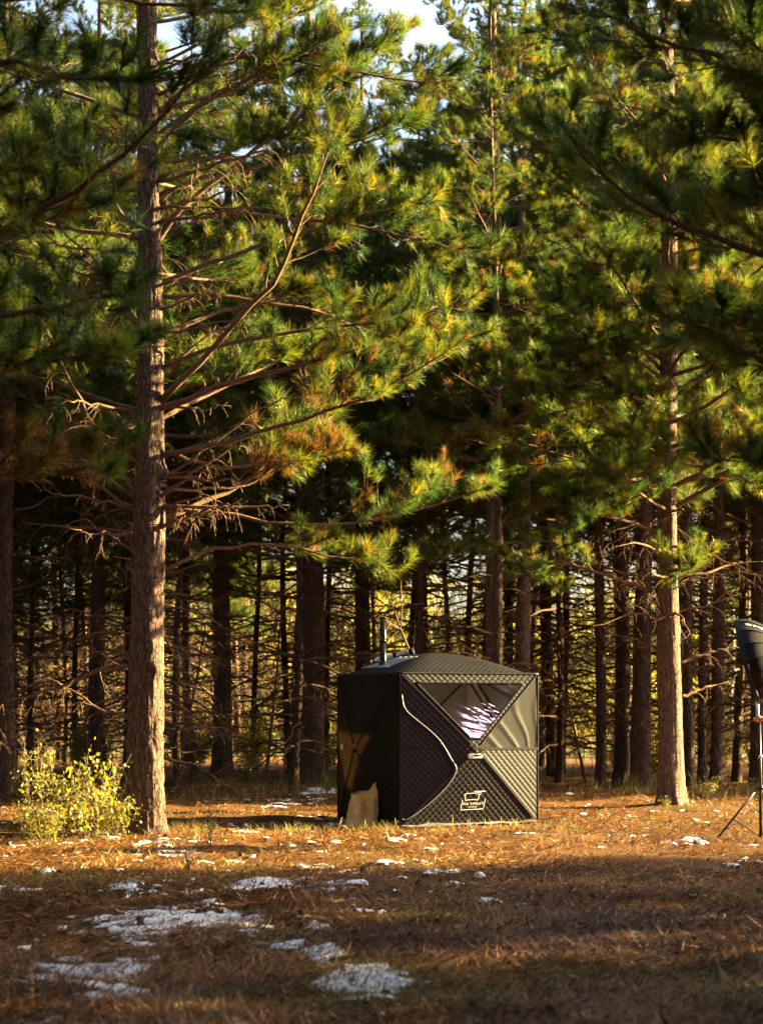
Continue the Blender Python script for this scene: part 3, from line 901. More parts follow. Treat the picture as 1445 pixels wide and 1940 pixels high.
# ------------------------------------------------------------------ sunlit brush and trees behind the plantation
def bush_variant(seed, Hh, Wd, nl, leaf, mat, stems=7, sm=None, thin=1.0):
    rg = np.random.RandomState(seed)
    st, lf = MB(), MB()
    C = []
    for s in range(stems):
        a = rg.uniform(0, 6.28); e = rg.uniform(.15, 1.0) * Wd * .5
        top = np.array([math.cos(a) * e, math.sin(a) * e, Hh * rg.uniform(.6, 1.0)])
        b = np.array([math.cos(a) * .1 * Wd, math.sin(a) * .1 * Wd, -.05])
        t = np.linspace(0, 1, 7)[:, None]
        pts = b + (top - b) * t + np.array([0, 0, 1]) * (t * (1 - t)) * Hh * .25 + rg.randn(7, 3) * .03 * Hh * t
        pts = pts + rg.randn(7, 3) * .02 * (Hh < 1.3)
        st.tube(pts, thin * np.linspace(.012, .004, 7) * (Hh / 1.5) ** .7, 5)
        for j in range(8 if Hh > 1.2 else 13):
            u = rg.uniform(.3, 1); p = pts[int(u * 6)]
            dd = nrm(rg.randn(3) + np.array([0, 0, .5])); l = Hh * rg.uniform(.1, .25)
            q = np.array([p, p + dd * l * .5 + rg.randn(3) * .02, p + dd * l])
            st.tube(q, np.array([.004, .003, .0018]) * (Hh / 1.5) ** .7, 3, cap=False)
            C += [q[2], q[1], q[2] * .6 + q[1] * .4, p * .5 + q[1] * .5, q[2] + rg.randn(3) * .03]
    C = np.array(C)
    idx = rg.randint(0, len(C), nl)
    c = C[idx] + rg.randn(nl, 3) * (.028 if Hh < 1.2 else Wd * .055)
    c[:, 2] = np.maximum(c[:, 2], .03)
    d1 = nrm(rg.randn(nl, 3) + np.array([0, 0, -.2])); d2 = nrm(np.cross(d1, rg.randn(nl, 3)))
    l = leaf * rg.uniform(.6, 1.25, nl)[:, None]
    V = np.stack([c, c + d1 * l * .5 + d2 * l * .33, c + d1 * l, c + d1 * l * .5 - d2 * l * .33], 1)
    tn = np.clip(rg.beta(2, 2, nl) * .7 + np.repeat(rg.rand(len(C)), 1)[idx] * .4, 0, 1)
    lf.add(V, np.arange(nl * 4).reshape(-1, 4), None, np.repeat(tn, 4))
    return st.mesh('stems', sm or M_STEM), lf.mesh('leaves', mat, False)


BR = [bush_variant(700 + i, 2.4, 2.2, 2600, .12, M_BRUSH, 9) for i in range(3)]
TR = [bush_variant(720 + i, 6.5, 4.2, 4200, .22, M_BRUSH, 10) for i in range(3)]


def shrub(x, y, pr, name, label, cat, group, s):
    r = empty(name, (x, y, float(gz(x, y)) - .03), label, cat, group, random.uniform(0, 6.28))
    r.scale = (s, s, s * random.uniform(.85, 1.15))
    link('stems', pr[0], r); link('leaves', pr[1], r, 'stuff')
    return r


for y in (50.5, 54, 58, 62, 66):
    for x in np.arange(-.22 * y - 2, .22 * y + 3, 2.3):
        if y < 57 and x < -.055 * y: continue
        shrub(x + random.uniform(-.8, .8), y + random.uniform(-1.2, 1.2), random.choice(BR), 'brush_shrub',
              'sunlit yellow green shrub in the open ground behind the plantation', 'shrub', 'sunlit shrubs behind the plantation', random.uniform(.6, 1.15))
for y in (68, 75, 83):
    for x in np.arange(-.22 * y - 2, .22 * y + 4, 4.2):
        if random.random() < .12: continue
        shrub(x + random.uniform(-1, 1), y + random.uniform(-2, 2), random.choice(TR), 'deciduous_tree',
              'sunlit autumn tree glimpsed beyond the plantation trunks', 'tree', 'autumn trees beyond the plantation', random.uniform(.8, 1.25))
for i in range(16):
    y = random.uniform(34, 44); x = random.uniform(-.2, .21) * y
    shrub(x, y, random.choice(BR), 'brush_shrub', 'low scrubby shrub among the plantation trunks', 'shrub', 'low shrubs among the trunks', random.uniform(.28, .5))
# pale sapling trunks at the right
for px, py, d in [(1396, 1400, 52), (1402, 1402, 53), (1415, 1380, 54), (1385, 1390, 56)]:
    x = (px - CX) / FPX * d
    mb = MB(); pts = np.array([[0.02 * i * random.uniform(-1, 1), 0, i * .8 - .1] for i in range(9)])
    mb.tube(pts, np.linspace(.05, .015, 9), 7)
    for j in range(10):
        i = random.randrange(3, 9); a = random.uniform(0, 6.28); p = pts[i]
        mb.tube(np.array([p, p + np.array([math.cos(a) * .4, math.sin(a) * .4, .4]), p + np.array([math.cos(a) * .6, math.sin(a) * .6, .9])]), [.012, .008, .003], 4)
    o = mb.build('pale_sapling', M_BIRCH); o.location = (x, d, float(gz(x, d)))
    tag(o, 'pale bare sapling in sunlight beyond the trunks left of the light stand', 'sapling', 'pale saplings beyond the plantation')

# ------------------------------------------------------------------ the tent
H_T, W_T, B_T = 1.78, 1.80, .17
ca, sa = math.cos(math.radians(24.4)), math.sin(math.radians(24.4))
N0 = np.array([.21, 21.9]); dR = np.array([ca, sa]); dL = np.array([-sa, ca])
corner = [N0, N0 + dR * W_T, N0 + dR * W_T + dL * W_T, N0 + dL * W_T]
tz = float(gz(.66, 23.1))
ctr_xy = N0 + (dR + dL) * W_T / 2
tent = empty('sauna_tent', (ctr_xy[0], ctr_xy[1], tz), 'black quilted pop up sauna tent with clear triangular window and stove pipe', 'tent')
TO = np.array([ctr_xy[0], ctr_xy[1], 0])

M_SHELL = fabric('black quilted shell', (.0105, .0102, .011), .01, (.55, .34, .14), .55, .0, spec=.14)
M_SHELLT = fabric('black quilted shell lit through', (.009, .009, .010), .05, (.45, .26, .08), .7, .0, spec=.06)
M_SCREEN = fabric('thin dark window fabric', (.009, .0088, .0086), .03, (.3, .25, .2), .5, .0, spec=.08)
M_LINING = fabric('grey tent lining', (.44, .43, .43), .2, (.7, .6, .5), .7, .1)
M_TRIM = plain('black webbing', (.009, .009, .010), .75, 0, .1)
M_ZIP = plain('silver grey zip', (.42, .42, .45), .35, .3)
M_TAGW = plain('white woven tag', (.55, .54, .5), .7)
M_PRINT = plain('white print', (.82, .82, .82), .6, 0, .3, 20, .03)
M_BLKMET = plain('black enamelled steel', (.003, .003, .0035), .16, .0, .4, 30, .2, 0, .2)
M_PLATE = plain('grey silicone jack plate', (.33, .38, .44), .38, .4, .5, 40, .12)
M_FOIL = plain('silver foil roll', (.62, .64, .70), .25, .8, .5, 18, .2, .4)
M_SHEER = M_SCREEN
_nt = M_SHEER.node_tree; _o = _nt.nodes['Material Output']; _l = _o.inputs[0].links[0].from_socket
_t = _nt.nodes.new('ShaderNodeBsdfTransparent'); _m = _nt.nodes.new('ShaderNodeMixShader'); _m.inputs[0].default_value = .07
_nt.links.new(_l, _m.inputs[1]); _nt.links.new(_t.outputs[0], _m.inputs[2]); _nt.links.new(_m.outputs[0], _o.inputs[0])
m_vinyl, nt, p, out = mat_new('clear vinyl')
trn = nt.nodes.new('ShaderNodeBsdfTransparent'); trn.inputs[0].default_value = (.86, .85, .86, 1)
gl = nt.nodes.new('ShaderNodeBsdfGlossy'); gl.inputs[0].default_value = (1, 1, 1, 1); gl.inputs['Roughness'].default_value = .10
fr = nt.nodes.new('ShaderNodeFresnel'); fr.inputs[0].default_value = 1.55
ml = nd(nt, 'ShaderNodeMath', operation='MULTIPLY'); ml.inputs[1].default_value = 1.8; ml.use_clamp = True
nt.links.new(fr.outputs[0], ml.inputs[0])
mx = nt.nodes.new('ShaderNodeMixShader')
nt.links.new(ml.outputs[0], mx.inputs[0]); nt.links.new(trn.outputs[0], mx.inputs[1]); nt.links.new(gl.outputs[0], mx.inputs[2]); nt.links.new(mx.outputs[0], out.inputs[0])


def quilt(s, h, p=.078):
    a = (s + h) / p; b = (s - h) / p
    q = np.abs(np.sin(PI * a)) * np.abs(np.sin(PI * b))
    return .0075 * q ** .6


def wall_pt(i, s, h, off):
    """point on wall i at s along, h up, pushed out by off"""
    a = corner[i]; b = corner[(i + 1) % 4]
    u = (b - a) / W_T; nv = np.array([u[1], -u[0]])
    # concave edges between the corners, bulge to the hub
    cheb = np.maximum(np.abs(2 * s / W_T - 1), np.abs(2 * h / H_T - 1))
    o = B_T * (1 - cheb) + off
    hh = h
    x = a[0] + u[0] * s + nv[0] * o; y = a[1] + u[1] * s + nv[1] * o
    return np.stack([x - TO[0], y - TO[1], hh], -1)


def patch(mb, i, P, nu, nv, off=None, base=0.0, flip=False):
    """P = four (s,h) corners: 00, 10, 11, 01"""
    u, v = np.meshgrid(np.linspace(0, 1, nu), np.linspace(0, 1, nv))
    P = np.asarray(P, float)
    s = (P[0][0] * (1 - u) + P[1][0] * u) * (1 - v) + (P[3][0] * (1 - u) + P[2][0] * u) * v
    h = (P[0][1] * (1 - u) + P[1][1] * u) * (1 - v) + (P[3][1] * (1 - u) + P[2][1] * u) * v
    o = base + (off(s, h) if off is not None else 0 * s)
    mb.grid(wall_pt(i, s, h, o), flip=flip)


HUB = (W_T / 2, H_T / 2)
WIN = [(.19, 1.665), (1.60, 1.665), (.965, 1.02), (.835, 1.02)]   # clear window: left, right, bottom right, bottom left
c00, c10, c11, c01 = (0, 0), (W_T, 0), (W_T, H_T), (0, H_T)
for i in range(4):
    hi = i in (0, 3)
    q = quilt if hi else None
    k = 150 if hi else 24
    sh = M_SHELL if i == 0 else M_SHELLT if i == 3 else M_SHELL
    # left and bottom facets
    mb = MB(); patch(mb, i, [c01, c00, HUB, HUB], k, k // 2, q); mb.build('side_panel', sh, tent)
    mb = MB(); patch(mb, i, [c00, c10, HUB, HUB], k, k // 2, q); mb.build('lower_panel', sh, tent)
    # right facet: thin screen above the seam, quilt below
    E = (W_T, H_T / 2)
    if i == 0:
        wr = lambda s, h: .007 * np.abs(np.sin((np.arctan2(h - .55, s - 1.75) * 9 + (vn(s * 3, h * 3, 3) * 1.2)))) ** 9 + .004 * vn(s * 5, h * 5, 6)
        mb = MB(); patch(mb, i, [E, c11, HUB, HUB], 80, 90, wr); mb.build('screen_panel', M_SHEER, tent)
        mb = MB(); patch(mb, i, [c10, E, HUB, HUB], k // 2, k // 2, q); mb.build('side_panel', sh, tent)
        mb = MB()
        patch(mb, i, [(HUB[0] + .06, .885), (W_T, .875), (W_T, .905), (HUB[0] + .06, .91)], 30, 3, None, .014)
        mb.build('seam', M_TRIM, tent)
        mb = MB()
        patch(mb, i, [(.01, .905), (.62, .893), (.62, .9), (.01, .913)], 30, 2, None, .012)
        mb.build('seam', M_TRIM, tent)
    else:
        mb = MB(); patch(mb, i, [c10, c11, HUB, HUB], k, k // 2, q); mb.build('side_panel', sh, tent)
    # top facet: frame round a clear window (front and the two walls that face away), closed on the left wall
    if i in (2, 3):
        mb = MB(); patch(mb, i, [c11, c01, HUB, HUB], k, k // 2, lambda s, h: .002 * vn(s * 8, h * 8, 2)); mb.build('upper_panel', M_SHELLT, tent)
    else:
        mb = MB()
        kk = k if hi else 16
        patch(mb, i, [c11, c01, WIN[0], WIN[1]], kk, 12, q)
        patch(mb, i, [c01, HUB, WIN[3], WIN[0]], kk, 14, q)
        patch(mb, i, [HUB, c11, WIN[1], WIN[2]], kk, 14, q)
        patch(mb, i, [HUB, HUB, WIN[2], WIN[3]], 12, 10, q)
        mb.build('upper_panel', sh, tent)

        def wrk(s, h):
            f = np.clip((s - .72 - (1.1 - h) * .3) / .35, 0, 1) * np.clip((1.46 - h) / .25, 0, 1)
            w = h + .20 * s + .03 * vn(s * 2.2, h * 3, 31)
            w2 = h + .55 * s
            return .004 + .0085 * f * vn(w * 44, s * 1.3, 12) + .0012 * f * vn(w * 110, s * 2, 14) + .0028 * (vn(w2 * 42, s * 2 - h, 13) ** 3) + .004 * vn(s * 2.5, h * 2.5, 17)
        mb = MB(); patch(mb, i, [WIN[0], WIN[1], WIN[2], WIN[3]][::-1], 120 if i == 0 else 20, 160 if i == 0 else 20, wrk); wnd = mb.build('window', m_vinyl, tent)
        mb = MB()
        for a, b in ((0, 1), (1, 2), (2, 3), (3, 0)):
            A, Bq = np.array(WIN[a]), np.array(WIN[b]); t = np.linspace(0, 1, 20)[:, None]; L_ = A + (Bq - A) * t
            mb.tube(wall_pt(i, L_[:, 0], L_[:, 1], .012), .011, 6)
        mb.build('window_trim', M_TRIM, wnd)
    # lining just inside
    mb = MB()
    for P in ([c01, c00, HUB, HUB], [c00, c10, HUB, HUB], [c10, c11, HUB, HUB]):
        P = [(min(max(a, .012), W_T - .012), b) for a, b in P]
        patch(mb, i, P, 16, 10, None, -.022)
    if i in (2, 3):
        patch(mb, i, [c11, c01, HUB, HUB], 16, 10, None, -.022)
    mb.build('lining', M_LINING, tent)
    # edge webbing down the corner
    mb = MB()
    zz = np.linspace(0.0, H_T, 12)
    mb.tube(wall_pt(i, np.zeros(12), zz, 0.004), .012, 6)
    mb.build('corner_seam', M_TRIM, tent)
    # hub and inner poles
    mb = MB()
    for (a, b) in (c00, c10, c11, c01):
        t = np.linspace(0, 1, 10)
        S_, Hh_ = a + (HUB[0] - a) * t, b + (HUB[1] - b) * t
        S_ = np.clip(S_, .05, W_T - .05)
        mb.tube(wall_pt(i, S_, Hh_, -.045), .013, 6)
    mb.build('frame_pole', M_TRIM, tent)

# ribbon-like sleeves over the diagonals outside
for i in (0, 3):
    for (a, b) in (c00, c10, c11, c01):
        mb = MB(); t = np.linspace(.0, .93, 40)
        S_, Hh_ = a + (HUB[0] - a) * t, b + (HUB[1] - b) * t
        mb.tube(wall_pt(i, S_, Hh_, .006), .008, 5)
        mb.build('pole_sleeve', M_TRIM, tent)

# zip of the door, front wall left facet
zp = np.array([(.02, 1.53), (.035, 1.40), (.09, 1.32), (.2, 1.23), (.33, 1.13), (.45, 1.02), (.535, .9), (.60, .78), (.655, .70), (.66, .64), (.62, .55), (.55, .46), (.47, .38), (.36, .28), (.24, .19), (.13, .12), (.06, .085), (.02, .10)])
tt = np.linspace(0, len(zp) - 1, 90)
Zs, Zh = np.interp(tt, np.arange(len(zp)), zp[:, 0]), np.interp(tt, np.arange(len(zp)), zp[:, 1])
for _ in range(4):
    Zs[1:-1] = (Zs[:-2] + 2 * Zs[1:-1] + Zs[2:]) / 4; Zh[1:-1] = (Zh[:-2] + 2 * Zh[1:-1] + Zh[2:]) / 4
mb = MB(); mb.tube(wall_pt(0, Zs, Zh, .018), .0034, 6); dz = mb.build('door_zip', M_ZIP, tent)
mb = MB()
Pz = np.stack([wall_pt(0, Zs - .075 * np.sin(np.linspace(0, PI, 90)) ** .5 * v, Zh, .012 + .003 * math.sin(PI * v) - .003 * v) for v in np.linspace(0.02, 1, 8)], 0)
mb.grid(Pz); mb.build('door_flap', M_TRIM, tent)

# roof: softly domed quilted cover
def roof_z(u, v):
    m = np.maximum(np.abs(u), np.abs(v)); s = (np.abs(u) ** 5 + np.abs(v) ** 5) ** .2
    s = np.clip(s, 0, 1.0)
    zz = H_T + .25 * (1 - s ** 1.6)
    # the left pitch carries the jack plate and is drawn flat and low
    return zz
def roof_pt(u, v, off=0.0):
    a = (u + 1) / 2 * W_T; b = (v + 1) / 2 * W_T
    x = N0[0] + dR[0] * a + dL[0] * b; y = N0[1] + dR[1] * a + dL[1] * b
    return np.stack([x - TO[0], y - TO[1], roof_z(u, v) + off], -1)
U, Vv = np.meshgrid(np.linspace(-1.012, 1.012, 190), np.linspace(-1.012, 1.012, 190))
mb = MB(); mb.grid(roof_pt(U, Vv, quilt((U + 1) / 2 * W_T, (Vv + 1) / 2 * W_T, .075) + .004))
rf = mb.build('roof', M_SHELL, tent)
# rounded eave and corner patches
mb = MB()
t = np.linspace(-1, 1, 40)
for a, b in (((t), -np.ones(40)), (np.ones(40), t), (t, np.ones(40)), (-np.ones(40), t)):
    mb.tube(roof_pt(a * 1.005, b * 1.005, -.004), .014, 6)
mb.build('eave_piping', M_SHELL, rf)
for (a, b) in ((-1, -1), (1, -1), (-1, 1)):
    u, v = np.meshgrid(np.linspace(0, 1, 12), np.linspace(0, 1, 12))
    uu = a * (1.0 - .22 * u * (1 - .0 * v)); vv = b * (1.0 - .14 * v * (1 - .6 * u))
    mb = MB(); mb.grid(roof_pt(uu, vv, .022)); mb.build('corner_patch', M_TRIM, rf)

# jack plate, stove pipe and rolled flap on the left pitch
u, v = np.meshgrid(np.linspace(-.86, -.42, 12), np.linspace(-.34, .56, 12))
mb = MB(); mb.grid(roof_pt(u, v, .022)); pl = mb.build('jack_plate', M_PLATE, tent)
mb = MB()
for a in (-.84, -.44):
    for b in np.linspace(-.31, .53, 6):
        p0 = roof_pt(np.array(a), np.array(b), .022); mb.tube(np.array([p0, p0 + [0, 0, .008]]), .009, 8)
mb.build('rivets', M_ZIP, pl)
pc = roof_pt(np.array(-.74), np.array(.09), .0)
mb = MB(); mb.tube(np.array([pc + [0, 0, -.03], pc + [0, 0, .02], pc + [0, 0, .30]]), .041, 28)
pipe = mb.build('stove_pipe', M_BLKMET, tent)
mb = MB(); mb.tube(np.array([pc + [0, 0, .30], pc + [0, 0, .305], pc + [0, 0, .585]]), .039, 28); mb.build('upper_pipe', M_BLKMET, pipe)
mb = MB(); mb.tube(np.array([pc + [0, 0, .285], pc + [0, 0, .315]]), .0435, 28); mb.build('pipe_collar', M_BLKMET, pipe)
mb = MB(); mb.tube(np.array([pc + [0, 0, .58], pc + [0, 0, .59]]), .042, 28); mb.build('pipe_rim', M_BLKMET, pipe)
mb = MB(); mb.tube(np.array([pc + [0, 0, .0], pc + [0, 0, .045]]), .05, 28); mb.build('pipe_collar', M_BLKMET, pipe)
mb = MB()
p0 = roof_pt(np.array(-.62), np.array(.62), .05); p1 = roof_pt(np.array(-.24), np.array(.30), .05)
ax = np.array([p0 + (p1 - p0) * t for t in np.linspace(0, 1, 14)]); ax[:, 2] = np.linspace(p0[2], p1[2], 14) + .012
rr = .04 * (1 - .18 * np.exp(-((np.linspace(0, 1, 14) - .55) / .07) ** 2))
mb.tube(ax, rr, 16, jitter=.12); rl = mb.build('rolled_flap', M_FOIL, tent)
mb = MB(); mb.tube(ax[7:9], .041, 14); mb.build('strap', M_TRIM, rl)
mb = MB(); mb.tube(np.array([ax[-1] - (p1 - p0) * .01, ax[-1] + (p1 - p0) * .10]), .043, 16); mb.build('end_cap', M_TRIM, rl)

# hub tags with pull strap
mb = MB(); patch(mb, 0, [(.80, .79), (.985, .79), (.985, .845), (.80, .845)], 8, 4, None, .014); tg = mb.build('hub_tag', M_TAGW, tent)
mb = MB()
hp = wall_pt(0, np.array([.90, .93, .97, 1.0, 1.03]), np.array([.815, .82, .85, .875, .885]), np.array([.03, .045, .05, .04, .02]))
mb.tube(hp, .008, 6); mb.tube(wall_pt(0, np.array([.87, .93]), np.array([.818, .822]), np.array([.026, .03])), .011, 6); mb.build('pull_strap', M_TRIM, tg)
mb = MB(); patch(mb, 3, [(.20, .86), (.32, .86), (.32, .93), (.20, .93)], 6, 4, None, .016); mb.build('woven_tag', M_TAGW, tent)
mb = MB(); mb.tube(wall_pt(3, np.array([.85, .95]), np.array([.86, .86]), np.array([.02, .02])), .02, 6); mb.build('pull_strap', M_TRIM, tent)

# pale ground skirt and black flaps
mb = MB()
for i in range(4):
    a = corner[i] - TO[:2]; b = corner[(i + 1) % 4] - TO[:2]; u = (b - a) / W_T; nv = np.array([u[1], -u[0]])
    tt = np.linspace(-.01, W_T + .01, 50)
    rows = []
    for w in np.linspace(-.02, .13, 6):
        ww = w * (1 + .5 * (vn(tt * 4, tt * 0 + i, 8) - .5))
        xx = a[0] + u[0] * tt + nv[0] * ww; yy = a[1] + u[1] * tt + nv[1] * ww
        rows.append(np.stack([xx, yy, gz(xx + TO[0], yy + TO[1]) - tz + .03 + .012 * vn(tt * 9, tt * 0 + w * 40, 9) - max(0, w) * .12], -1))
    mb.grid(np.array(rows))
mb.build('ground_skirt', plain('pale grey ground skirt', (.13, .125, .125), .7, 0, .3, 12, .35), tent)
mb = MB()
for (cx_, cy_, rx, ry) in ((1.98, 22.62, .22, .09), (-.62, 23.45, .16, .09), (.24, 21.78, .14, .06)):
    u, v = np.meshgrid(np.linspace(-1, 1, 12), np.linspace(-1, 1, 8))
    xx = cx_ + u * rx; yy = cy_ + v * ry * (1 - .4 * np.abs(u))
    mb.grid(np.stack([xx - TO[0], yy - TO[1], gz(xx, yy) - tz + .03 + .02 * vn(xx * 14, yy * 14, 4)], -1))
mb.build('corner_flap', M_TRIM, tent)

# white print on the lower front panel
def wall_frame(i):
    a = corner[i]; b = corner[(i + 1) % 4]; u = (b - a) / W_T
    return u
def on_wall(sh, off=.0135):
    sh = np.asarray(sh, float)
    return wall_pt(0, sh[:, 0], sh[:, 1], off)
def strokes(mb, lines, w=.0055, off=.0135):
    for ln in lines:
        ln = np.asarray(ln, float)
        for a, b in zip(ln[:-1], ln[1:]):
            d = b - a; n_ = np.array([-d[1], d[0]]) / (np.linalg.norm(d) + 1e-9) * w / 2; e = d / (np.linalg.norm(d) + 1e-9) * w * .4
            m = 8; t = np.linspace(0, 1, m)[:, None]
            A = (a - e) + (d + 2 * e) * t
            mb.grid(np.stack([on_wall(A - n_, off), on_wall(A + n_, off)], 0), flip=True)
L0, L1, LB = .755, 1.07, .185                                    # bracket extents on the wall
def lx(px): return L0 + (px - 312) / (832 - 312) * (L1 - L0)      # measured off the enlarged print
def ly(py): return LB + (1630 - py) / 1078. * 100 / 164. * .98
mb = MB()
ox = [[(318, 1600), (338, 1425)], [(318, 1628), (805, 1618)], [(806, 1590), (826, 1412)],
      [(372, 1330), (378, 1305), (410, 1282), (655, 1276)], [(400, 1300), (395, 1330), (392, 1405), (405, 1424), (470, 1418), (660, 1412), (682, 1405), (688, 1330)],
      [(405, 1424), (412, 1440), (428, 1424)], [(640, 1418), (655, 1436), (668, 1412)],
      [(580, 1238), (620, 1248), (690, 1250), (780, 1246), (820, 1240)], [(655, 1262), (665, 1300), (690, 1328), (712, 1302), (724, 1262), (655, 1262)], [(590, 1240), (812, 1238)]]
strokes(mb, [[(lx(a), ly(b)) for a, b in l] for l in ox], .0065)
emb = mb.build('ox_emblem', M_PRINT, tent)
def lettering(body, s0, s1, h0, hgt, name):
    cu = bpy.data.curves.new(name, 'FONT'); cu.body = body; cu.size = 1.0; cu.space_character = 1.25
    cu.offset = .012
    ob = bpy.data.objects.new(name, cu); COL.objects.link(ob)
    bpy.context.view_layer.update()
    dg = bpy.context.evaluated_depsgraph_get()
    me = bpy.data.meshes.new_from_object(ob.evaluated_get(dg))
    bpy.data.objects.remove(ob); 
    co = np.empty(len(me.vertices) * 3, np.float32); me.vertices.foreach_get('co', co); co = co.reshape(-1, 3)
    x0, x1 = co[:, 0].min(), co[:, 0].max(); y0, y1 = co[:, 1].min(), co[:, 1].max()
    S_ = s0 + (co[:, 0] - x0) / (x1 - x0) * (s1 - s0); Hh_ = h0 + (co[:, 1] - y0) / (y1 - y0) * hgt
    P = wall_pt(0, S_, Hh_, .0137)
    me.vertices.foreach_set('co', P.astype(np.float32).ravel()); me.update()
    me.materials.clear(); me.materials.append(M_PRINT)
    return link(name, me, tent)
lettering('OX SWEAT', lx(352), lx(795), ly(1525), ly(1478) - ly(1525), 'lettering')
lettering('SAUNA', lx(470), lx(662), ly(1580), ly(1556) - ly(1580), 'lettering')

# ------------------------------------------------------------------ canvas sack leaning by the tent
def sack():
    bx, by = -.235, 22.28
    root = empty('canvas_sack', (bx, by, float(gz(bx, by))), 'open tan canvas sack slumped on the ground against the dark tent wall', 'sack', None, math.radians(14))
    m, nt, p, out = mat_new('tan canvas')
    n = noise(nt, coords(nt), 9, 4); w = noise(nt, coords(nt, (1, 1, 3)), 160, 2)
    nt.links.new(ramp(nt, [(.3, (.42, .30, .12)), (.7, (.62, .47, .21))], n), p.inputs['Base Color'])
    p.inputs['Roughness'].default_value = .9
    ad = nd(nt, 'ShaderNodeMath', operation='MULTIPLY_ADD'); ad.inputs[1].default_value = .2
    nt.links.new(w, ad.inputs[0]); nt.links.new(n, ad.inputs[2]); bump(nt, ad.outputs[0], .6, .03, p)
    k, sg = 72, 40
    th = np.linspace(0, 2 * PI, k + 1); tv = np.linspace(0, 1, sg)
    T, Tv = np.meshgrid(th, tv)
    c, s = np.cos(T), np.sin(T); e = .45
    sx = np.sign(c) * np.abs(c) ** e; sy = np.sign(s) * np.abs(s) ** e
    hx = .19 - .05 * Tv; hy = .15 - .05 * Tv
    peak = .43 + .10 * np.exp(-((c - .45) / .30) ** 2) * (.5 - .5 * np.tanh(s * 2.5)) + .05 * np.exp(-((c - .9) / .35) ** 2) - .03 * (.5 - .5 * np.tanh((c + .4) * 4))
    z = Tv * peak
    cr = .018 * (fbm(T * 2.2, Tv * 5, 81, 3) - .5) * 2 + .012 * np.sin(T * 7 + Tv * 9) * Tv
    cr[:, -1] = cr[:, 0]
    x = sx * (hx + cr) + .05 * Tv * np.sin(Tv * 2) ; y = sy * (hy + cr) + .04 * Tv
    crease = .05 * np.exp(-((sx - .25 + .5 * (1 - Tv)) / .10) ** 2) * np.clip(-sy * 2 - 1, 0, 1)
    y = y + crease
    mb = MB(); mb.grid(np.stack([x, y, z], -1)); mb.grid(np.stack([x * .96, y * .95, z - .002], -1), flip=True)
    mb.build('bag', m, root)
    mb = MB(); P = np.stack([x[-1], y[-1], z[-1]], -1); mb.tube(P, .006, 5, cap=False); mb.build('rim', m, root)
    # split logs inside
    for j in range(3):
        q = MB(); b = np.array([-.06 + .07 * j, .03 - .02 * j, .05]); q.tube(np.array([b, b + [.02, .02, .34]]), .035, 7)
        q.build('log', M_BARK, root)
    return root
sack()

# ------------------------------------------------------------------ light stand and softbox at the right edge
SD = 19.8
sp = PX(1440, 1592, SD)
gzs = float(gz(sp[0], SD))
M_STEEL = plain('brushed steel', (.62, .62, .65), .22, .9, .5, 40, .1)
M_BLKAL = plain('black anodised tube', (.02, .02, .022), .35, .2)
M_CLAMP = plain('orange clamp tinted by pink light', (.5, .22, .16), .25, .6)  # orange clamp, the pink light on it mixed into the colour
st = empty('light_stand', (sp[0], SD, gzs), 'black tripod light stand with steel upper tube at the right edge', 'light stand')
mb = MB(); mb.tube(np.array([[0, 0, .02], [-.005, 0, .7], [-.015, 0, 1.24]]), .0165, 14); mb.build('lower_tube', M_BLKAL, st)
mb = MB(); mb.tube(np.array([[-.015, 0, 1.24], [-.032, 0, 1.30], [-.045, 0, 1.63]]), [.016, .017, .017], 14); mb.build('upper_tube', M_STEEL, st)
mb = MB(); mb.tube(np.array([[-.045, 0, 1.63], [-.06, 0, 1.70], [-.10, 0, 1.76]]), [.02, .018, .017], 12); mb.build('bent_bracket', M_STEEL, st)
mb = MB(); mb.box((-.145, 0, 1.80), (.07, .05, .055), Matrix.Rotation(.5, 3, 'Y')); mb.build('spigot', M_STEEL, st)
mb = MB(); mb.tube(np.array([[-.075, 0, 1.25], [.06, 0, 1.255]]), [.018, .026], 12); mb.tube(np.array([[-.018, 0, 1.215], [-.02, 0, 1.285]]), .024, 12); mb.build('clamp', M_CLAMP, st)
mb = MB(); mb.tube(np.array([[-.004, 0, .84], [-.004, 0, .875]]), .022, 12); mb.tube(np.array([[-.004, -.01, .86], [-.004, -.045, .86]]), .010, 8); mb.build('collar_knob', M_STEEL, st)
mb = MB(); mb.tube(np.array([[0, 0, .515], [0, 0, .56]]), .026, 12); mb.build('leg_collar', M_BLKAL, st)
for a in (math.radians(186), math.radians(306), math.radians(66)):
    e = np.array([math.cos(a), math.sin(a), 0])
    mb = MB(); A = e * .03 + [0, 0, .535]; Bp = e * .46 + [0, 0, .015]; mb.tube(np.array([A, Bp]), .0115, 8); lg = mb.build('leg', M_BLKAL, st)
    mb = MB(); mb.tube(np.array([A + (Bp - A) * .62, [0, 0, .03]]), .006, 6); mb.build('brace', M_BLKAL, lg)
    mb = MB(); mb.tube(np.array([Bp - (Bp - A) * .03, Bp + e * .01]), .015, 8); mb.build('rubber_foot', M_TRIM, lg)

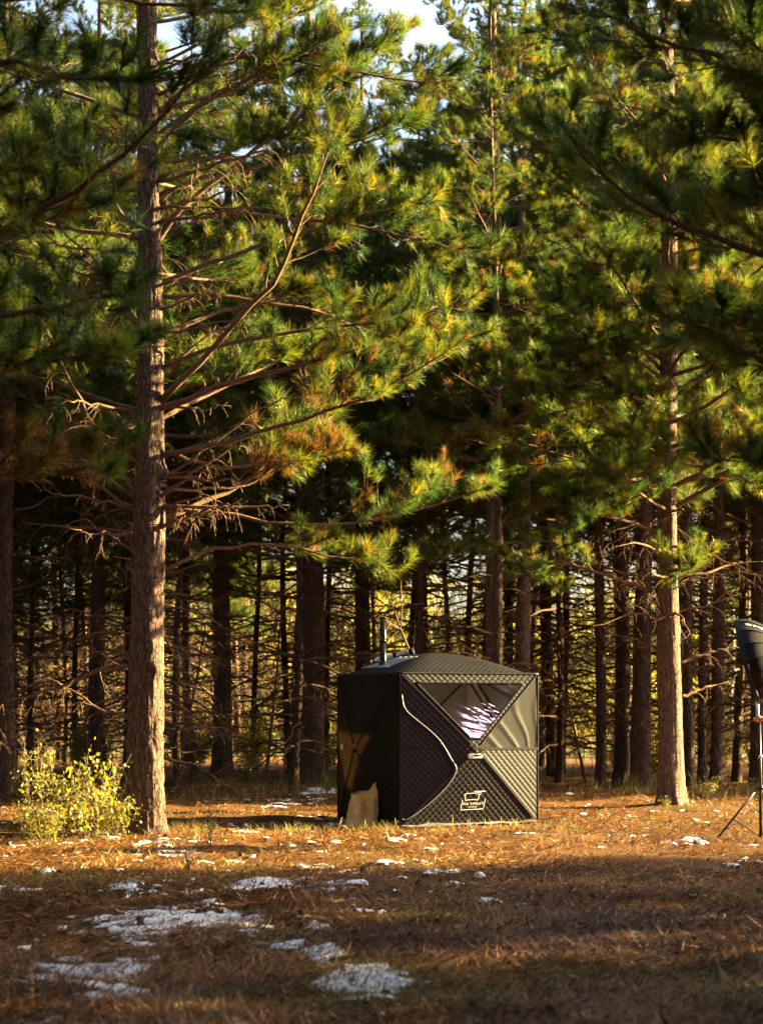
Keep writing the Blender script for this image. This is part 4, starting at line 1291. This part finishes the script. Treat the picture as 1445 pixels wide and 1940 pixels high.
# softbox: sixteen dark fabric panels drawn from a rim back to the lamp head
aim = np.array([-.93, .27, -.25]); aim /= np.linalg.norm(aim)
sb_c = np.array([sp[0] - .09, SD + .04, 1.86])
sbx = empty('softbox', tuple(sb_c), 'deep black fabric softbox aimed at the tent from the right edge', 'softbox')
up = np.array([0, 0, 1.0]); e1 = np.cross(up, aim); e1 /= np.linalg.norm(e1); e2 = np.cross(aim, e1)
RS, DS = .45, .42
M_SOFT = fabric('black softbox fabric', (.014, .012, .015), .0, rough=.6, sheen=.0, spec=.12)
def sb_pt(ang, t):
    """t 0 at the rim .. 1 at the head"""
    r = RS * (1 - t ** 2.0) ** .5 * (1 - .0 * t) if False else RS * (1 - .86 * t ** 1.7)
    return (math.cos(ang) * e1 + math.sin(ang) * e2) * r - aim * DS * t
NP = 16
for k_ in range(NP):
    a0, a1 = 2 * PI * k_ / NP, 2 * PI * (k_ + 1) / NP
    P = []
    for t in np.linspace(0, 1, 10):
        row = []
        for u in np.linspace(0, 1, 6):
            pA, pB = sb_pt(a0, t), sb_pt(a1, t); q = pA + (pB - pA) * u
            q = q - (q + aim * DS * t) * .012 * math.sin(PI * u) * min(1, t * 3)
            row.append(q)
        P.append(row)
    mb = MB(); mb.grid(np.array(P)); mb.build('panel', M_SOFT, sbx)
mb = MB()
for k_ in range(NP):
    a0 = 2 * PI * k_ / NP
    mb.tube(np.array([sb_pt(a0, t) * 1.004 for t in np.linspace(0, 1, 10)]), .004, 5)
mb.build('rods', M_BLKAL, sbx)
rim = np.array([sb_pt(2 * PI * k_ / NP, 0) for k_ in range(NP + 1)])
mb = MB(); mb.grid(np.stack([rim * 1.005, rim * 1.005 + aim * .05], 0)); rb = mb.build('rim_band', plain('dark blue grey rim band', (.022, .023, .030), .6, 0, .15), sbx)
mb = MB()   # small unreadable white print along one upper panel
for (t0, t1) in ((.14, .26), (.30, .36), (.40, .62)):
    rows = []
    for u in (.52, .66):
        row = []
        for t in np.linspace(t0, t1, 6):
            pA, pB = sb_pt(2 * PI * 2 / NP, t), sb_pt(2 * PI * 3 / NP, t); q = pA + (pB - pA) * u
            row.append(q + (q + aim * DS * t) * .012)
        rows.append(row)
    mb.grid(np.array(rows))
mb.build('small_print', M_PRINT, sbx)
m_dif, nt, p, out = mat_new('lit softbox diffuser')
p.inputs['Base Color'].default_value = (.8, .8, .8, 1)
p.inputs['Emission Color'].default_value = (1, .56, .80, 1)
p.inputs['Emission Strength'].default_value = 2.6
mb = MB()
cc = np.zeros((1, 3)); ring = rim[:-1] * .955
mb.add(np.vstack([aim * .012, ring + aim * .0]), None, [[0, 1 + j, 1 + (j + 1) % NP] for j in range(NP)])
mb.build('diffuser', m_dif, sbx, False)
mb = MB(); mb.tube(np.array([-aim * (DS - .02), -aim * (DS + .22)]), .06, 16); mb.build('lamp_head', M_BLKAL, sbx)
mb = MB(); hp = -aim * (DS + .08); 
tgt = np.array([sp[0] - .045, SD, 1.63 + gzs]) - sb_c
mb.tube(np.array([tgt, tgt * .5 + hp * .5 + [0, 0, -.12], hp + [0, 0, -.05]]), .012, 8); mb.build('yoke', M_BLKAL, sbx)

# ------------------------------------------------------------------ undergrowth
lb = [bush_variant(800, .86, 1.4, 850, .055, M_LEAF, 24, thin=.42), bush_variant(801, .6, .95, 800, .05, M_LEAF, 18, thin=.42), bush_variant(803, .55, .5, 200, .055, M_LEAF, 9), bush_variant(804, 1.6, .8, 110, .06, M_LEAF, 6, thin=.5)]
for (px, d, v, s, lab) in [(150, 20.0, 0, 1.0, 'yellow green leafy bush glowing in sun beside the big left pine'), (75, 19.3, 1, .85, 'small leafy bush lit yellow at the lower left edge'),
                           (206, 20.3, 1, .8, 'twiggy leafy bush tight against the base of the big left pine'), (70, 20.9, 3, .75, 'tall sparse sapling with few leaves at the left edge')]:
    o = shrub((px - CX) / FPX * d, d, lb[v], 'leafy_bush', lab, 'bush', None, s)
for (px, py, v, s, lab) in [(470, 1490, 2, .8, 'low green weed in shade left of the tent'), (620, 1500, 2, .7, 'low weed behind the canvas sack'), (1345, 1512, 2, .7, 'yellowing seedling right of the stout pine'),
                            (1262, 1530, 2, .35, 'tiny green seedling at the foot of the stout pine'), (1425, 1505, 2, .6, 'green weed behind the light stand')]:
    d = 5160. / (py - HZ)
    shrub((px - CX) / FPX * d, d, lb[v], 'weed_plant', lab, 'weed', None, s)

# grass: blades in loose tufts
def blades(mb, bx, by, h, lean, tint, w=.003):
    n = len(bx)
    a = R.uniform(0, 6.28, n)
    b = np.stack([bx, by, gz(bx, by)], 1)
    dv = np.stack([np.cos(a) * lean, np.sin(a) * lean, np.ones(n)], 1)
    sd = np.stack([-np.sin(a), np.cos(a), 0 * a], 1) * w
    mid = b + dv * (h * .55)[:, None]; top = b + (dv * np.array([1.9, 1.9, 1.0])) * h[:, None]
    V = np.stack([b - sd, b + sd, mid + sd * .7, mid - sd * .7, top], 1)
    i = np.arange(n)[:, None] * 5
    mb.add(V, i + np.array([[0, 1, 2, 3]]), i + np.array([[3, 2, 4]]), np.repeat(tint, 5))
gb = MB()
n = 60000
d = 1 / R.uniform(1 / 24., 1 / 8.5, n); x = (R.rand(n) * 2 - 1) * (d * .2 + .4)
f = fbm(x * .55 + 12, d * .4 + 3, 91, 3); kp = R.rand(n) < np.clip((f - .47) * 4, .03, 1)
x, d = x[kp], d[kp]
blades(gb, x, d, R.uniform(.025, .085, len(x)), R.uniform(.3, 1.6, len(x)), np.clip(R.beta(2, 2, len(x)), 0, 1), .0022)
n = 2600     # taller dry tufts along the tent and across the sunny strip
d = R.normal(21.2, .55, n); x = R.uniform(-3.6, 2.2, n); f = fbm(x * 3, d * 3, 95, 2); kp = f > .5
x, d = x[kp], d[kp]
blades(gb, x, d, R.uniform(.04, .13, len(x)), R.uniform(.1, .9, len(x)), R.uniform(.3, 1, len(x)), .0026)
n = 1500     # dry stalks where the plantation begins
d = R.normal(29.5, .9, n); x = R.uniform(-5.8, 6, n); f = fbm(x * 1.5, d * 1.5, 97, 2); kp = f > .45
blades(gb, x[kp], d[kp], R.uniform(.1, .38, kp.sum()), R.uniform(.05, .6, kp.sum()), R.uniform(.4, 1, kp.sum()), .0035)
gro = gb.build('grass', M_GRASS, smooth=False)
tag(gro, 'short dry green and straw coloured grass over the floor', 'grass', kind='stuff')
# tall straw stalks before the tent
for i, (px, h, lean) in enumerate([(857, .20, .0), (885, .13, .05), (890, .14, -.03), (900, .10, .1), (918, .15, .02), (926, .12, .25), (805, .12, .3), (948, .16, .05), (972, .15, .3), (870, .10, -.2), (930, .13, -.15), (640, .16, .3), (690, .12, .1), (750, .13, -.1)]):
    d = 21.45 + (i % 4) * .08; x = (px - CX) / FPX * d
    mb = MB(); mb.tube(np.array([[0, 0, -.02], [lean * h * .4, 0, h * .5], [lean * h, .01, h]]), [.0035, .003, .0012], 5)
    if i % 3: mb.tube(np.array([[lean * h * .4, 0, h * .5], [lean * h * .4 + .03, .01, h * .7]]), [.002, .001], 4)
    o = mb.build('grass_stalk', plain('straw', (.42, .30, .10), .7) if i == 0 else o.data.materials[0]); o.location = (x, d, float(gz(x, d)))
    tag(o, 'straw yellow grass stalk standing before the tent', 'stalk', 'straw stalks along the tent front')
# green sprigs in the foreground
for (px, py, s, lab) in [(400, 1605, .55, 'upright green sprig in the clearing right of the big left pine'), (358, 1650, .5, 'short green sprig nearest the camera at centre left')]:
    d = 5160. / (py - HZ); shrub((px - CX) / FPX * d, d, bush_variant(860 + py, .9, .25, 60, .05, M_LEAF, 5), 'green_sprig', lab, 'sprig', None, s)

# pine cones
def cone_mesh():
    mb = MB()
    mb.tube(np.array([[0, 0, .005], [0, 0, .02], [0, 0, .045], [0, 0, .06]]), [.008, .016, .014, .004], 8)
    for r_ in range(5):
        for j in range(8):
            a = j * .785 + r_ * .4; e = np.array([math.cos(a), math.sin(a), 0]); z = .01 + r_ * .011; rr_ = .024 - .003 * abs(r_ - 1.5)
            t_ = np.array([-e[1], e[0], 0]) * .008
            mb.add(np.array([e * .01 + [0, 0, z], e * rr_ + t_ + [0, 0, z + .006], e * (rr_ + .004) + [0, 0, z + .010], e * rr_ - t_ + [0, 0, z + .006]]), [[0, 1, 2, 3]])
    return mb.mesh('pine_cone', plain('pine cone scales', (.07, .042, .025), .8))
cm = cone_mesh()
for i in range(70):
    d = 1 / R.uniform(1 / 21., 1 / 8.6); x = R.uniform(-1, 1) * (d * .2)
    o = link('pine_cone', cm); o.location = (x, d, float(gz(x, d)) + .018); s = R.uniform(.7, 1.15)
    o.scale = (s, s, s); o.rotation_euler = (R.uniform(1.2, 1.9), 0, R.uniform(0, 6.28))
    tag(o, 'small dark pine cone lying on the needle covered floor', 'pine cone', 'pine cones scattered over the floor')
# fallen dead sticks
for i, (px, py, l, a, lab) in enumerate([(130, 1745, .6, .1, 'fallen dead stick in the shade at lower left'), (560, 1600, .5, 2.8, 'thin fallen stick in the sunny strip left of the tent'), (1180, 1600, .45, .3, 'thin fallen stick on the sunny floor right of the tent'), (1290, 1520, .5, 2.2, 'fallen stick at the foot of the stout pine'), (90, 1575, .5, 2.0, 'pale bent stick beside the small bush at lower left')]):
    d = 5160. / (py - HZ); x = (px - CX) / FPX * d
    rg = np.random.RandomState(i); mb = MB()
    pts = np.stack([np.linspace(-l / 2, l / 2, 8), np.cumsum(rg.randn(8)) * .015, .015 + .01 * rg.rand(8)], 1)
    mb.tube(pts, np.linspace(.009, .003, 8), 6); mb.tube(np.array([pts[4], pts[4] + [.08, .06, .02]]), [.005, .002], 4)
    o = mb.build('fallen_stick', M_TWIG); o.location = (x, d, float(gz(x, d))); o.rotation_euler = (0, 0, a)
    tag(o, lab, 'stick')
